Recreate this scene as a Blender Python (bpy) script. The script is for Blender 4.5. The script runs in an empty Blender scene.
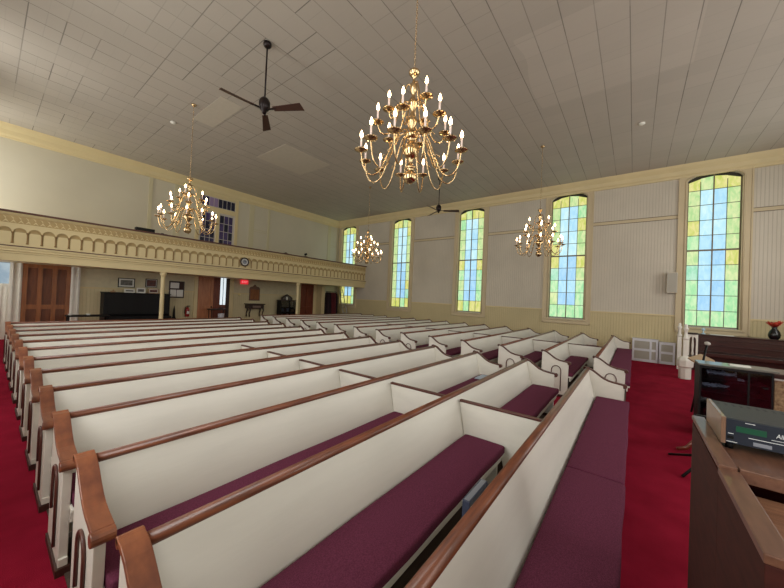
import bpy, bmesh, math, random
from mathutils import Vector, Matrix
random.seed(7)
S = bpy.context.scene
COL = S.collection
PI = math.pi
H = 1.8335          # eye height above the carpet
WX = 14.38          # window wall
WL = -1.10          # opposite window wall
WY = 15.77          # wall behind the gallery
WF = -5.0           # front wall, behind the camera
CZ = 6.745          # ceiling
BY = 13.205         # gallery front

# ------------------------------------------------------------------ materials
def lin(c):
    return tuple(((v/255)/12.92 if v/255 <= .04045 else ((v/255+.055)/1.055)**2.4) for v in c)
def mat(name, rgb, rough=.6, metal=0, noise=0.0, nscale=8, bump=0.0, bscale=60, coat=0, stretch=None, rgb2=None, emit=None, es=1, spec=.5, sheen=0):
    m = bpy.data.materials.new(name); m.use_nodes = True
    nt = m.node_tree; b = nt.nodes['Principled BSDF']
    c = lin(rgb)
    b.inputs['Base Color'].default_value = (*c, 1)
    b.inputs['Roughness'].default_value = rough
    b.inputs['Metallic'].default_value = metal
    b.inputs['Coat Weight'].default_value = coat
    b.inputs['Specular IOR Level'].default_value = spec
    b.inputs['Sheen Weight'].default_value = sheen
    tc = nt.nodes.new('ShaderNodeTexCoord')
    mp = nt.nodes.new('ShaderNodeMapping')
    nt.links.new(tc.outputs['Object'], mp.inputs[0])
    if stretch: mp.inputs['Scale'].default_value = stretch
    if noise or rgb2:
        n = nt.nodes.new('ShaderNodeTexNoise'); n.inputs['Scale'].default_value = nscale; n.inputs['Detail'].default_value = 5
        nt.links.new(mp.outputs[0], n.inputs[0])
        r = nt.nodes.new('ShaderNodeValToRGB')
        c2 = lin(rgb2) if rgb2 else tuple(v*(1-noise) for v in c)
        c1 = c if rgb2 else tuple(min(1, v*(1+noise*.5)) for v in c)
        r.color_ramp.elements[0].color = (*c2, 1); r.color_ramp.elements[1].color = (*c1, 1)
        r.color_ramp.elements[0].position = .3; r.color_ramp.elements[1].position = .68
        nt.links.new(n.outputs[0], r.inputs[0]); nt.links.new(r.outputs[0], b.inputs['Base Color'])
    if bump:
        n2 = nt.nodes.new('ShaderNodeTexNoise'); n2.inputs['Scale'].default_value = bscale
        nt.links.new(mp.outputs[0], n2.inputs[0])
        bp = nt.nodes.new('ShaderNodeBump'); bp.inputs['Strength'].default_value = bump; bp.inputs['Distance'].default_value = .01
        nt.links.new(n2.outputs[0], bp.inputs['Height']); nt.links.new(bp.outputs[0], b.inputs['Normal'])
    if emit:
        b.inputs['Emission Color'].default_value = (*lin(emit), 1); b.inputs['Emission Strength'].default_value = es
    return m

M = {}
M['pew'] = mat('pew_paint', (224,221,211), .38, noise=.07, nscale=2.2, bump=.05, bscale=20, stretch=(.5,1,3))
M['wood'] = mat('rail_wood', (122,68,43), .38, rgb2=(80,43,30), nscale=9, stretch=(.6,6,6), coat=.15)
M['capwood'] = mat('cap_wood', (150,90,58), .38, rgb2=(96,52,38), nscale=4, stretch=(3,1,3), coat=.3)
M['molding'] = mat('molding_wood', (84,44,36), .4, noise=.2)
M['plinth'] = mat('plinth_wood', (62,34,28), .5, noise=.2)
M['cushion'] = mat('cushion_cloth', (112,54,78), .95, rgb2=(88,41,60), nscale=160, bump=.35, bscale=260, spec=.12)
M['piping'] = mat('cushion_edge', (62,28,44), .9)
M['carpet'] = mat('carpet', (144,26,50), .97, rgb2=(126,18,40), nscale=3, bump=.35, bscale=220, spec=.05)
M['cream'] = mat('cream_paint', (210,193,148), .5, noise=.06, nscale=1.2)
M['trimc'] = mat('trim_paint', (200,184,150), .5, noise=.06, nscale=1.5)
M['white'] = mat('white_paint', (226,224,214), .45, noise=.05)
M['galwood'] = mat('gallery_rail_wood', (84,48,38), .4, noise=.2)
M['galgold'] = mat('gallery_recess_paint', (176,152,104), .6, noise=.12, nscale=6)
M['oak'] = mat('oak_door', (152,92,46), .45, rgb2=(128,74,34), nscale=4, stretch=(5,5,.6))
M['reddoor'] = mat('red_wood_door', (122,56,32), .4, rgb2=(92,38,22), nscale=4, stretch=(5,5,.6))
M['dark'] = mat('dark_wood', (48,27,22), .4, noise=.25)
M['black'] = mat('black_paint', (12,11,12), .55, spec=.25)
M['blackmetal'] = mat('black_metal', (20,20,22), .35, metal=.4)
M['brass'] = mat('brass', (212,184,140), .17, metal=1)
M['wax'] = mat('candle_sleeve', (214,200,196), .5, emit=(255,214,180), es=.12)  # sleeve glows faintly in place of light from its bulb
M['bulb'] = mat('bulb_glow', (255,230,190), .3, emit=(255,214,160), es=22)
M['fanwood'] = mat('fan_blade', (66,38,28), .45, noise=.2)
M['fanmetal'] = mat('fan_metal', (34,24,24), .35, metal=.5)
M['mahog'] = mat('mahogany', (66,30,23), .3, rgb2=(42,19,15), nscale=5, stretch=(6,.7,6), coat=.4)
M['console'] = mat('console_walnut', (72,36,31), .7, rgb2=(56,28,25), nscale=7, stretch=(1,1,5), spec=.15)
M['consoletrim'] = mat('console_trim', (116,80,62), .4, rgb2=(94,62,48), nscale=9, stretch=(.8,5,5), coat=.3)
M['desk'] = mat('desk_grain', (150,108,82), .5, rgb2=(112,74,54), nscale=6, stretch=(10,.8,1), bump=.2, bscale=40)
M['silverwood'] = mat('side_panel_wood', (134,104,84), .35, rgb2=(112,84,66), nscale=8, coat=.3)
M['devtop'] = mat('device_top', (48,52,54), .5, metal=.2, bump=.1, bscale=200)
M['devfront'] = mat('device_front', (26,34,48), .4)
M['slot'] = mat('device_vent', (18,20,22), .6)
M['lcd'] = mat('lcd_screen', (20,60,44), .3, emit=(20,70,46), es=.5)
M['print'] = mat('printed_white', (225,228,230), .5)
M['grey'] = mat('grey_plastic', (130,134,144), .4)
M['paper'] = mat('paper', (222,222,216), .7)
M['photo'] = mat('photo_print', (120,116,108), .5, rgb2=(60,56,52), nscale=12)
M['photored'] = mat('red_picture', (110,52,38), .5, rgb2=(52,26,22), nscale=9)
M['red'] = mat('red_paint', (150,24,24), .35)
M['robe'] = mat('robe_red', (96,20,30), .85, noise=.3, nscale=5, sheen=.2)
M['robedark'] = mat('robe_dark', (38,18,24), .9)
M['bluecloth'] = mat('blue_cover', (52,60,82), .5)
M['palebluepaper'] = mat('pale_blue_paper', (168,184,200), .6)
M['metal'] = mat('aluminium', (160,162,160), .35, metal=.8)
M['screen'] = mat('grille_cloth', (172,168,156), .8, bump=.3, bscale=300)
M['radwhite'] = mat('radiator_white', (214,216,222), .45)
M['tan'] = mat('tan_board', (178,140,104), .55, noise=.12)
M['tanfig'] = mat('tan_cane', (196,168,128), .7, rgb2=(120,88,62), nscale=22)
M['vase'] = mat('black_vase', (18,20,20), .25)
M['petal'] = mat('red_petals', (206,74,54), .6, noise=.2)
M['fur'] = mat('foam_grey', (176,172,164), .9)
M['glassdoor'] = mat('smoked_glass', (14,15,18), .08)
M['exit'] = mat('exit_red', (190,30,40), .4, emit=(225,30,50), es=.8)
M['exitletter'] = mat('exit_letter', (250,190,190), .4, emit=(255,150,150), es=1.0)
M['slit'] = mat('lit_door_glass', (200,215,225), .3, emit=(222,236,242), es=.9)
M['lead'] = mat('lead_came', (92,92,84), .5, metal=.3)
M['sash'] = mat('sash_paint', (120,108,88), .5)
M['archdark'] = mat('arch_dark_board', (52,50,38), .7)
M['purple'] = mat('purple_glass', (92,76,132), .2, rgb2=(46,44,72), nscale=1.3)
M['navy'] = mat('navy_glass', (34,36,58), .15)
M['lilac'] = mat('lilac_glass', (142,122,160), .3)
def pane_mat(name, tint):
    m = bpy.data.materials.new(name); m.use_nodes = True; nt = m.node_tree; nt.nodes.clear()
    o = nt.nodes.new('ShaderNodeOutputMaterial'); mx = nt.nodes.new('ShaderNodeMixShader'); tr = nt.nodes.new('ShaderNodeBsdfTransparent'); gl = nt.nodes.new('ShaderNodeBsdfGlossy')
    tr.inputs[0].default_value = (*tint, 1); gl.inputs['Roughness'].default_value = .06
    fr = nt.nodes.new('ShaderNodeFresnel'); fr.inputs[0].default_value = 1.6
    nt.links.new(fr.outputs[0], mx.inputs[0]); nt.links.new(tr.outputs[0], mx.inputs[1]); nt.links.new(gl.outputs[0], mx.inputs[2]); nt.links.new(mx.outputs[0], o.inputs[0])
    return m
M['pane'] = pane_mat('smoked_pane', (.72,.74,.78))

def gmat(name, c1, c2, es):
    m = bpy.data.materials.new(name); m.use_nodes = True
    nt = m.node_tree; b = nt.nodes['Principled BSDF']
    tc = nt.nodes.new('ShaderNodeTexCoord'); mp = nt.nodes.new('ShaderNodeMapping')
    mp.inputs['Scale'].default_value = (1, 3.2, 1.3)
    nt.links.new(tc.outputs['Object'], mp.inputs[0])
    n = nt.nodes.new('ShaderNodeTexNoise'); n.inputs['Scale'].default_value = 3.0; n.inputs['Detail'].default_value = 3; n.inputs['Distortion'].default_value = .6
    nt.links.new(mp.outputs[0], n.inputs[0])
    r = nt.nodes.new('ShaderNodeValToRGB'); r.color_ramp.elements[0].color = (*lin(c1), 1); r.color_ramp.elements[1].color = (*lin(c2), 1)
    r.color_ramp.elements[0].position = .35; r.color_ramp.elements[1].position = .65
    nt.links.new(n.outputs[0], r.inputs[0])
    nt.links.new(r.outputs[0], b.inputs['Emission Color']); b.inputs['Emission Strength'].default_value = es
    b.inputs['Base Color'].default_value = (.05, .07, .06, 1); b.inputs['Roughness'].default_value = .25
    return m
GS = 1.1
G_ = {'green': gmat('glass_green', (146,214,152), (196,228,176), GS), 'yg': gmat('glass_yellow_green', (168,208,138), (212,224,164), GS),
      'yellow': gmat('glass_yellow', (190,200,90), (222,214,140), GS), 'blue': gmat('glass_blue', (162,212,238), (184,226,242), GS),
      'deep': gmat('glass_deep_blue', (146,198,234), (168,212,240), GS), 'pale': gmat('glass_pale_cyan', (180,226,242), (204,238,240), GS),
      'teal': gmat('glass_teal', (140,208,170), (178,222,196), GS), 'sidelit': gmat('glass_sunlit_side', (244,243,240), (240,239,233), 9.2),
      'bluesheen': gmat('bluish_reflection_glow', (150,172,192), (188,204,214), .75)}

def bead_mat(name, rgb, pitch, axis, belt=0):
    m = mat(name, rgb, .6, noise=.08, nscale=.8)
    nt = m.node_tree; b = nt.nodes['Principled BSDF']
    tc = nt.nodes.new('ShaderNodeTexCoord'); sp = nt.nodes.new('ShaderNodeSeparateXYZ'); nt.links.new(tc.outputs['Object'], sp.inputs[0])
    mm = nt.nodes.new('ShaderNodeMath'); mm.operation = 'PINGPONG'; mm.inputs[1].default_value = pitch/2
    nt.links.new(sp.outputs[axis], mm.inputs[0])
    d = nt.nodes.new('ShaderNodeMath'); d.operation = 'LESS_THAN'; d.inputs[1].default_value = pitch*.07
    nt.links.new(mm.outputs[0], d.inputs[0])
    bp = nt.nodes.new('ShaderNodeBump'); bp.invert = True; bp.inputs['Strength'].default_value = .6; bp.inputs['Distance'].default_value = .01
    nt.links.new(d.outputs[0], bp.inputs['Height']); nt.links.new(bp.outputs[0], b.inputs['Normal'])
    old = b.inputs['Base Color'].links[0].from_socket
    mx = nt.nodes.new('ShaderNodeMix'); mx.data_type = 'RGBA'; mx.blend_type = 'MULTIPLY'
    mx.inputs['B'].default_value = (.86,.855,.84,1)
    nt.links.new(d.outputs[0], mx.inputs['Factor']); nt.links.new(old, mx.inputs['A']); nt.links.new(mx.outputs['Result'], b.inputs['Base Color'])
    return m
M['beadR'] = bead_mat('beadboard_side', (200,192,176), .085, 'Y')
M['wainR'] = bead_mat('wainscot_side', (198,184,142), .085, 'Y')
M['beadB'] = bead_mat('beadboard_back', (206,203,180), .085, 'X')
M['plasterB'] = mat('plaster_back', (196,189,168), .6, noise=.05, nscale=.7)
M['lowB'] = bead_mat('beadboard_under_gallery', (208,196,156), .10, 'X')

# ceiling tile material: real joints between tiles, tiles of uneven tint
def ceiling_mat():
    m = mat('ceiling_tiles', (196,188,174), .75)
    nt = m.node_tree; b = nt.nodes['Principled BSDF']; N = nt.nodes.new; L = nt.links.new
    tc = N('ShaderNodeTexCoord'); sp = N('ShaderNodeSeparateXYZ'); L(tc.outputs['Object'], sp.inputs[0])
    P = .4655
    def mth(op, a, bb=None, c=None):
        n = N('ShaderNodeMath'); n.operation = op
        for i, v in enumerate((a, bb, c)):
            if v is None: continue
            if isinstance(v, (int, float)): n.inputs[i].default_value = v
            else: L(v, n.inputs[i])
        return n.outputs[0]
    X = mth('ADD', sp.outputs['X'], 20*P - .113*1.0); Y = mth('ADD', sp.outputs['Y'], 20*P - .183)
    X2 = mth('DIVIDE', X, P*1.02); Y2 = mth('DIVIDE', Y, P)
    ix = mth('FLOOR', X2); iy = mth('FLOOR', Y2)
    fx = mth('SUBTRACT', X2, ix); fy = mth('SUBTRACT', Y2, iy)
    def edge(f, w): return mth('LESS_THAN', mth('MINIMUM', f, mth('SUBTRACT', 1, f)), w)
    def rnd(a, bb, seed):
        cb = N('ShaderNodeCombineXYZ'); L(a, cb.inputs[0]); L(bb, cb.inputs[1]); cb.inputs[2].default_value = seed
        w = N('ShaderNodeTexWhiteNoise'); w.noise_dimensions = '3D'; L(cb.outputs[0], w.inputs[0]); return w.outputs['Value']
    # joint strength varies piece by piece (a joint belongs to the rounded index)
    rx = mth('ROUND', X2); ry = mth('ROUND', Y2)
    nz = N('ShaderNodeTexNoise'); nz.inputs['Scale'].default_value = .35; L(tc.outputs['Object'], nz.inputs[0])
    sel = mth('GREATER_THAN', nz.outputs[0], .5)
    ex = mth('MULTIPLY', edge(fx, .017), mth('POWER', rnd(rx, mth('FLOOR', mth('MULTIPLY', Y2, .5)), 3.3), 1.1))
    ey = mth('MULTIPLY', edge(fy, .017), mth('ADD', .35, mth('MULTIPLY', .65, rnd(mth('FLOOR', mth('MULTIPLY', X2, .4)), ry, 8.1))))
    fy2 = mth('FRACT', mth('ADD', Y2, .5)); fx2 = mth('FRACT', mth('ADD', X2, .5))
    eh = mth('MULTIPLY', edge(fx2, .012), mth('MULTIPLY', .18, mth('POWER', rnd(ix, iy, 1.7), 2)))
    leftw = mth('ADD', .28, mth('MULTIPLY', .72, mth('LESS_THAN', mth('ADD', sp.outputs['X'], mth('MULTIPLY', -.25, sp.outputs['Y'])), 3.0)))
    ex = mth('MULTIPLY', ex, leftw)
    e = mth('MAXIMUM', mth('MAXIMUM', ex, ey), eh)
    tint = mth('ADD', .96, mth('MULTIPLY', .05, rnd(ix, iy, 5.5)))
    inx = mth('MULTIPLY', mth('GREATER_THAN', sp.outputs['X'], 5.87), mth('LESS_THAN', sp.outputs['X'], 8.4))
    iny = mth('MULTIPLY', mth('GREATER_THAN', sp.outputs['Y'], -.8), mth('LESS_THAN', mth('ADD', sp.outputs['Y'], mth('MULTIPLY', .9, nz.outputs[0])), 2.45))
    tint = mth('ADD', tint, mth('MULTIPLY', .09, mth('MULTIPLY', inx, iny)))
    nz2 = N('ShaderNodeTexNoise'); nz2.inputs['Scale'].default_value = .25; nz2.inputs['Detail'].default_value = 2; L(tc.outputs['Object'], nz2.inputs[0])
    tint = mth('MULTIPLY', tint, mth('ADD', .90, mth('MULTIPLY', .2, nz2.outputs[0])))
    fac = mth('MULTIPLY', tint, mth('SUBTRACT', 1, mth('MULTIPLY', e, .6)))
    mx = N('ShaderNodeMix'); mx.data_type = 'RGBA'; mx.blend_type = 'MULTIPLY'; mx.inputs['Factor'].default_value = 1
    mx.inputs['A'].default_value = (*lin((180,172,160)), 1)
    cb = N('ShaderNodeCombineXYZ'); L(fac, cb.inputs[0]); L(fac, cb.inputs[1]); L(fac, cb.inputs[2]); L(cb.outputs[0], mx.inputs['B'])
    L(mx.outputs['Result'], b.inputs['Base Color'])
    bp = N('ShaderNodeBump'); bp.invert = True; bp.inputs['Strength'].default_value = .4; bp.inputs['Distance'].default_value = .01; L(e, bp.inputs['Height']); L(bp.outputs[0], b.inputs['Normal'])
    return m
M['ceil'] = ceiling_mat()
M['patch'] = mat('ceiling_patch', (192,184,168), .75, noise=.04)

# ------------------------------------------------------------------ mesh helpers
class MB:
    def __init__(s): s.v = []; s.f = []; s.mi = []; s.sm = []; s.mats = []; s.cur = 0
    def use(s, m):
        if m not in s.mats: s.mats.append(m)
        s.cur = s.mats.index(m); return s
    def add(s, vs, fs, smooth=False):
        o = len(s.v); s.v += [tuple(v) for v in vs]
        for f in fs: s.f.append([o+i for i in f]); s.mi.append(s.cur); s.sm.append(smooth)
        return s
    def box(s, x0, x1, y0, y1, z0, z1):
        x0, x1 = min(x0,x1), max(x0,x1); y0, y1 = min(y0,y1), max(y0,y1); z0, z1 = min(z0,z1), max(z0,z1)
        v = [(x,y,z) for z in (z0,z1) for y in (y0,y1) for x in (x0,x1)]
        return s.add(v, [(0,2,3,1),(4,5,7,6),(0,1,5,4),(2,6,7,3),(0,4,6,2),(1,3,7,5)])
    def hexa(s, bot, top):   # two quads, counter-clockwise from above
        return s.add(list(bot)+list(top), [(3,2,1,0),(4,5,6,7),(0,1,5,4),(1,2,6,5),(2,3,7,6),(3,0,4,7)])
    def prism(s, poly, axis, a, b, smooth=False):
        # poly in the two other axes (cyclic order), extruded along axis from a to b
        def P(u, w, t): return {'x': (t,u,w), 'y': (u,t,w), 'z': (u,w,t)}[axis]
        n = len(poly); v = [P(u,w,a) for u,w in poly] + [P(u,w,b) for u,w in poly]
        f = [tuple(range(n))[::-1], tuple(range(n,2*n))] + [(i,(i+1)%n,n+(i+1)%n,n+i) for i in range(n)]
        return s.add(v, f, smooth)
    def tube(s, pts, r, n=8, caps=True, closed=False):
        pts = [Vector(p) for p in pts]; k = len(pts); rr = r if hasattr(r,'__len__') else [r]*k
        up = None; vs = []
        for i, p in enumerate(pts):
            if closed: t = pts[(i+1)%k]-pts[i-1]
            else: t = pts[min(i+1,k-1)]-pts[max(i-1,0)]
            t.normalize()
            if up is None:
                up = Vector((0,0,1)) if abs(t.z) < .9 else Vector((1,0,0))
            a = up - t*up.dot(t); a.normalize(); up = a; b = t.cross(a)
            for j in range(n):
                q = 2*PI*j/n; vs.append(p + a*rr[i]*math.cos(q) + b*rr[i]*math.sin(q))
        fs = []
        for i in range(k if closed else k-1):
            for j in range(n):
                i2 = (i+1)%k
                fs.append((i*n+j, i*n+(j+1)%n, i2*n+(j+1)%n, i2*n+j))
        if caps and not closed: fs += [tuple(range(n))[::-1], tuple((k-1)*n+j for j in range(n))]
        return s.add(vs, fs, True)
    def lathe(s, prof, cx=0, cy=0, n=20):
        vs = []; fs = []
        for r, z in prof:
            for j in range(n):
                q = 2*PI*j/n; vs.append((cx+max(r,.0005)*math.cos(q), cy+max(r,.0005)*math.sin(q), z))
        for i in range(len(prof)-1):
            for j in range(n): fs.append((i*n+j, i*n+(j+1)%n, (i+1)*n+(j+1)%n, (i+1)*n+j))
        fs += [tuple(range(n))[::-1], tuple((len(prof)-1)*n+j for j in range(n))]
        return s.add(vs, fs, True)
    def build(s, name, m=None, parent=None, loc=None, bevel=0, seg=2, fix=True):
        me = bpy.data.meshes.new(name); me.from_pydata(s.v, [], s.f)
        if m is not None: me.materials.append(m)
        else:
            for q in s.mats: me.materials.append(q)
            me.polygons.foreach_set('material_index', s.mi)
        me.polygons.foreach_set('use_smooth', s.sm)
        if fix:
            bm = bmesh.new(); bm.from_mesh(me); bmesh.ops.recalc_face_normals(bm, faces=bm.faces); bm.to_mesh(me); bm.free()
        me.update()
        o = bpy.data.objects.new(name, me); COL.objects.link(o)
        if parent: o.parent = parent
        if loc: o.location = loc
        if bevel:
            b = o.modifiers.new('bevel', 'BEVEL'); b.width = bevel; b.segments = seg; b.limit_method = 'ANGLE'; b.angle_limit = .7
        return o
def tag(o, label=None, cat=None, group=None, kind=None):
    if label: o['label'] = label
    if cat: o['category'] = cat
    if group: o['group'] = group
    if kind: o['kind'] = kind
    return o
def thing(name, label, cat, loc=(0,0,0), rz=0, group=None):
    o = bpy.data.objects.new(name, None); COL.objects.link(o); o.location = loc; o.rotation_euler = (0,0,rz); o.empty_display_size = .1
    return tag(o, label, cat, group)
def struct(o): o['kind'] = 'structure'; return o
def copy_tree(o, parent=None):
    c = o.copy(); COL.objects.link(c); c.parent = parent
    for ch in list(o.children): copy_tree(ch, c)
    return c
def at(X, Z, Y, Y0=WY):      # a point measured on the plane Y0, moved along its sight line to depth Y
    k = Y/Y0; return X*k, H+(Z-H)*k

# ------------------------------------------------------------------ camera
cam = bpy.data.cameras.new('camera'); co = bpy.data.objects.new('camera', cam); COL.objects.link(co)
yaw, pitch, roll = .9142876, .01312381, .04376802
f = Vector((math.sin(yaw)*math.cos(pitch), math.cos(yaw)*math.cos(pitch), math.sin(pitch)))
r = f.cross(Vector((0,0,1))).normalized(); u = r.cross(f)
r2 = r*math.cos(roll)+u*math.sin(roll); u2 = -r*math.sin(roll)+u*math.cos(roll)
mw = Matrix.Identity(4)
for i in range(3): mw[i][0] = r2[i]; mw[i][1] = u2[i]; mw[i][2] = -f[i]
mw[2][3] = H
co.matrix_world = mw
cam.sensor_width = 36; cam.lens = 36*314.68/784; cam.clip_start = .05; cam.clip_end = 200
S.camera = co

# ------------------------------------------------------------------ room shell
b = MB(); b.box(WL-.3, WX+.3, WF-.3, WY+1.8, -.2, 0); struct(b.build('floor', M['carpet']))
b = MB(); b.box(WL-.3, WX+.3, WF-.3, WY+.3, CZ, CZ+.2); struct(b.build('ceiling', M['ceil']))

WINY = [-1.965, 2.20, 6.38, 10.56, 14.79]
GW = .625; Z0 = 1.34; ZS = 6.14; RISE = .26      # glass half width, sill, spring, arch rise
def arch_pts(w, zs, rise, n=16):                  # from -w to +w
    return [(w*math.cos(PI-PI*i/n), zs+rise*math.sin(PI*i/n)) for i in range(n+1)]
def plate_with_arch(b, xa, xb, cy, hw, zlo, zhi, w, z0, zs, rise):
    # a board spanning cy-hw..cy+hw, zlo..zhi, with an arched opening; thickness xa..xb
    if z0 > zlo: b.box(xa, xb, cy-hw, cy+hw, zlo, z0)
    b.box(xa, xb, cy-hw, cy-w, z0, zhi); b.box(xa, xb, cy+w, cy+hw, z0, zhi)
    ap = arch_pts(w, zs, rise)
    for (ya, za), (yb, zb) in zip(ap[:-1], ap[1:]):
        b.prism([(cy+ya, za), (cy+yb, zb), (cy+yb, zhi), (cy+ya, zhi)], 'x', xa, xb)
def side_wall(name, x, sgn, wins, bead, wain):
    # wall lies from x outwards (sgn=+1: towards +x)
    b = MB(); b.use(bead)
    xo = x+sgn*.22
    edges = sorted(wins)
    ys = [WF-.22]
    for cy in edges: ys += [cy-GW-.02, cy+GW+.02]
    ys.append(WY+.22)
    for i in range(0, len(ys), 2):
        b.use(wain).box(x, xo, ys[i], ys[i+1], 0, 1.65); b.use(bead).box(x, xo, ys[i], ys[i+1], 1.65, CZ)
    for cy in edges:
        b.use(wain).box(x, xo, cy-GW-.02, cy+GW+.02, 0, Z0-.02)
        ap = arch_pts(GW+.02, ZS, RISE+.01); b.use(bead)
        for (ya, za), (yb, zb) in zip(ap[:-1], ap[1:]):
            b.prism([(cy+ya, za), (cy+yb, zb), (cy+yb, CZ), (cy+ya, CZ)], 'x', x, xo)
    return struct(b.build(name, fix=True))
side_wall('wall_right', WX, 1, WINY, M['beadR'], M['wainR'])
side_wall('wall_left', WL, -1, WINY, M['beadR'], M['wainR'])

PAL = {0: dict(o=['yg','green','yg'], c_up=['pale','pale','blue'], c_lo=['blue','deep','blue'], bot=['green','green','teal'])}
def window(n, x, sgn, cy, lit=None):
    rnd = random.Random(n*13+5)
    xi = x-sgn*.035
    fr = MB(); plate_with_arch(fr, xi, x+sgn*.001, cy, .86, 1.12, 6.335, GW+.035, Z0-.03, ZS, RISE+.02)
    # inner bead round the opening
    pts = [(cy-GW-.05, 1.29)] + [(cy+a*(GW+.05)/GW, z+.025) for a, z in arch_pts(GW, ZS, RISE)] + [(cy+GW+.05, 1.29)]
    fr.tube([(xi-sgn*.005, yy, zz) for yy, zz in pts], .022, 6)
    for s_ in (-1, 1):
        fr.box(xi-sgn*.02, xi, cy+s_*.86, cy+s_*.82, 1.12, 6.335)
        fr.box(xi, x+sgn*.2, cy+s_*(GW+.035), cy+s_*(GW+.005), Z0-.03, ZS)
    w = fr.build('window_%d' % n, M['trimc']); struct(w)
    sl = MB(); sl.box(xi-sgn*.05, x+sgn*.2, cy-.74, cy+.74, 1.255, 1.31); sl.box(xi-sgn*.02, xi, cy-.86, cy+.86, 1.12, 1.17)
    sl.build('window_sill', M['trimc'], w, bevel=.008)
    # leaded panes
    gx = x+sgn*.10
    rows = [Z0, 1.87, 2.37, 2.87, 3.37, 3.86, 4.36, 4.86, 5.37, 5.87, 6.14]
    cols = [-GW, -GW/2, 0, GW/2, GW]
    if lit is None and n == 5: pass
    def pane(k, r0, c0):
        outer = c0 in (0, 3)
        t = rnd.random()
        if lit: return lit
        if r0 == 0: return 'green' if n in (1,2) else ('yellow' if t < .55 else 'green')
        if r0 >= 9: return 'yellow' if outer or t < .5 else 'yg'
        if outer:
            if n == 5: return 'yellow' if t < .7 else 'yg'
            if r0 in (4,) and t < .5: return 'yellow'
            return ('yg' if t < .8 else ('green' if t < .92 else 'yellow')) if r0 > 4 else ('green' if t < .5 else ('yg' if t < .85 else ('yellow' if t < .93 else 'teal')))
        if r0 == 8 and n in (3, 4): return 'pale'
        if r0 >= 5: return 'pale' if t < .65 else 'blue'
        return ('deep' if t < .6 else 'blue')
    gb = MB()
    for i in range(10):
        for j in range(4):
            gb.use(G_[pane(n, i, j)])
            za = zb = rows[i+1]
            if i == 9: za, zb = [(6.15,6.26),(6.27,6.31),(6.31,6.27),(6.26,6.15)][j]
            gb.add([(gx, cy+cols[j], rows[i]), (gx, cy+cols[j+1], rows[i]), (gx, cy+cols[j+1], zb), (gx, cy+cols[j], za)], [(0,1,2,3) if sgn < 0 else (3,2,1,0)])
    g = gb.build('stained_glass', None, w, fix=False)
    # dark board closing the top of the arch
    ap = arch_pts(GW+.02, ZS, RISE+.01); tb = MB(); tb.prism([(cy+a, z) for a, z in ap], 'x', gx+sgn*.006, gx+sgn*.03)
    tb.build('arch_board', M['archdark'], w)
    ld = MB()
    for i, z in enumerate(rows[1:]):
        if i in (4, 9): continue
        ld.box(gx-sgn*.012, gx, cy-GW, cy+GW, z-.009, z+.009)
    for j in (1, 3): ld.box(gx-sgn*.012, gx, cy+cols[j]-.009, cy+cols[j]+.009, Z0, 6.16)
    ld.build('lead_came', M['lead'], w)
    sa = MB(); sa.box(gx-sgn*.04, gx, cy-.016, cy+.016, Z0, ZS+RISE); sa.box(gx-sgn*.05, gx, cy-GW, cy+GW, 3.835, 3.885)
    for s_ in (-1, 1): sa.box(gx-sgn*.04, gx, cy+s_*GW, cy+s_*(GW-.025), Z0, ZS)
    sa.box(gx-sgn*.04, gx, cy-GW, cy+GW, Z0-.01, Z0+.03)
    sa.build('sash', M['sash'], w)
    # closing board outside so no daylight leaks round the glass
    return w
for i, cy in enumerate(WINY): window(i+1, WX, 1, cy)
for i, cy in enumerate(WINY): window(i+6, WL, -1, cy, lit='sidelit')

# cornices, belts, wainscot caps, skirting on the side walls
def cornice_poly(d):   # (depth from wall, z)
    return [(0,6.33),(.05,6.335),(.06,6.39),(.10,6.44),(.13,6.56),(.20,6.66),(.24,CZ),(0,CZ)]
for name, x, sgn in (('trim_1', WX, 1), ('trim_2', WL, -1)):
    b = MB(); b.prism([(x-sgn*d, z) for d, z in cornice_poly(0)], 'y', WF, WY); 
    # prism along y: poly given as (x,z)
    struct(b.build(name, M['cream']))
b = MB(); b.prism([(WY-d, z) for d, z in cornice_poly(0)], 'x', WL, WX); struct(b.build('trim_3', M['cream']))
spans = [(WF, WINY[0]-.86)] + [(WINY[i]+.86, WINY[i+1]-.86) for i in range(4)]
k = 4
for x, sgn in ((WX, 1), (WL, -1)):
    b = MB()
    for ya, yb in spans:
        b.use(M['sash']).box(x-sgn*.022, x, ya, yb, 5.085, 5.103); b.box(x-sgn*.022, x, ya, yb, 4.962, 4.980); b.use(M['trimc']).box(x-sgn*.010, x, ya, yb, 4.980, 5.085)
    struct(b.build('trim_%d' % k)); k += 1
    b = MB()
    for ya, yb in spans: b.box(x-sgn*.03, x, ya, yb, 1.63, 1.68)
    struct(b.build('trim_%d' % k, M['cream'])); k += 1
    b = MB()
    for ya, yb in [(WF, WY)]: b.box(x-sgn*.025, x, ya, yb, 0, .16)
    struct(b.build('baseboard_right' if sgn > 0 else 'baseboard_left', M['cream']))

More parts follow.
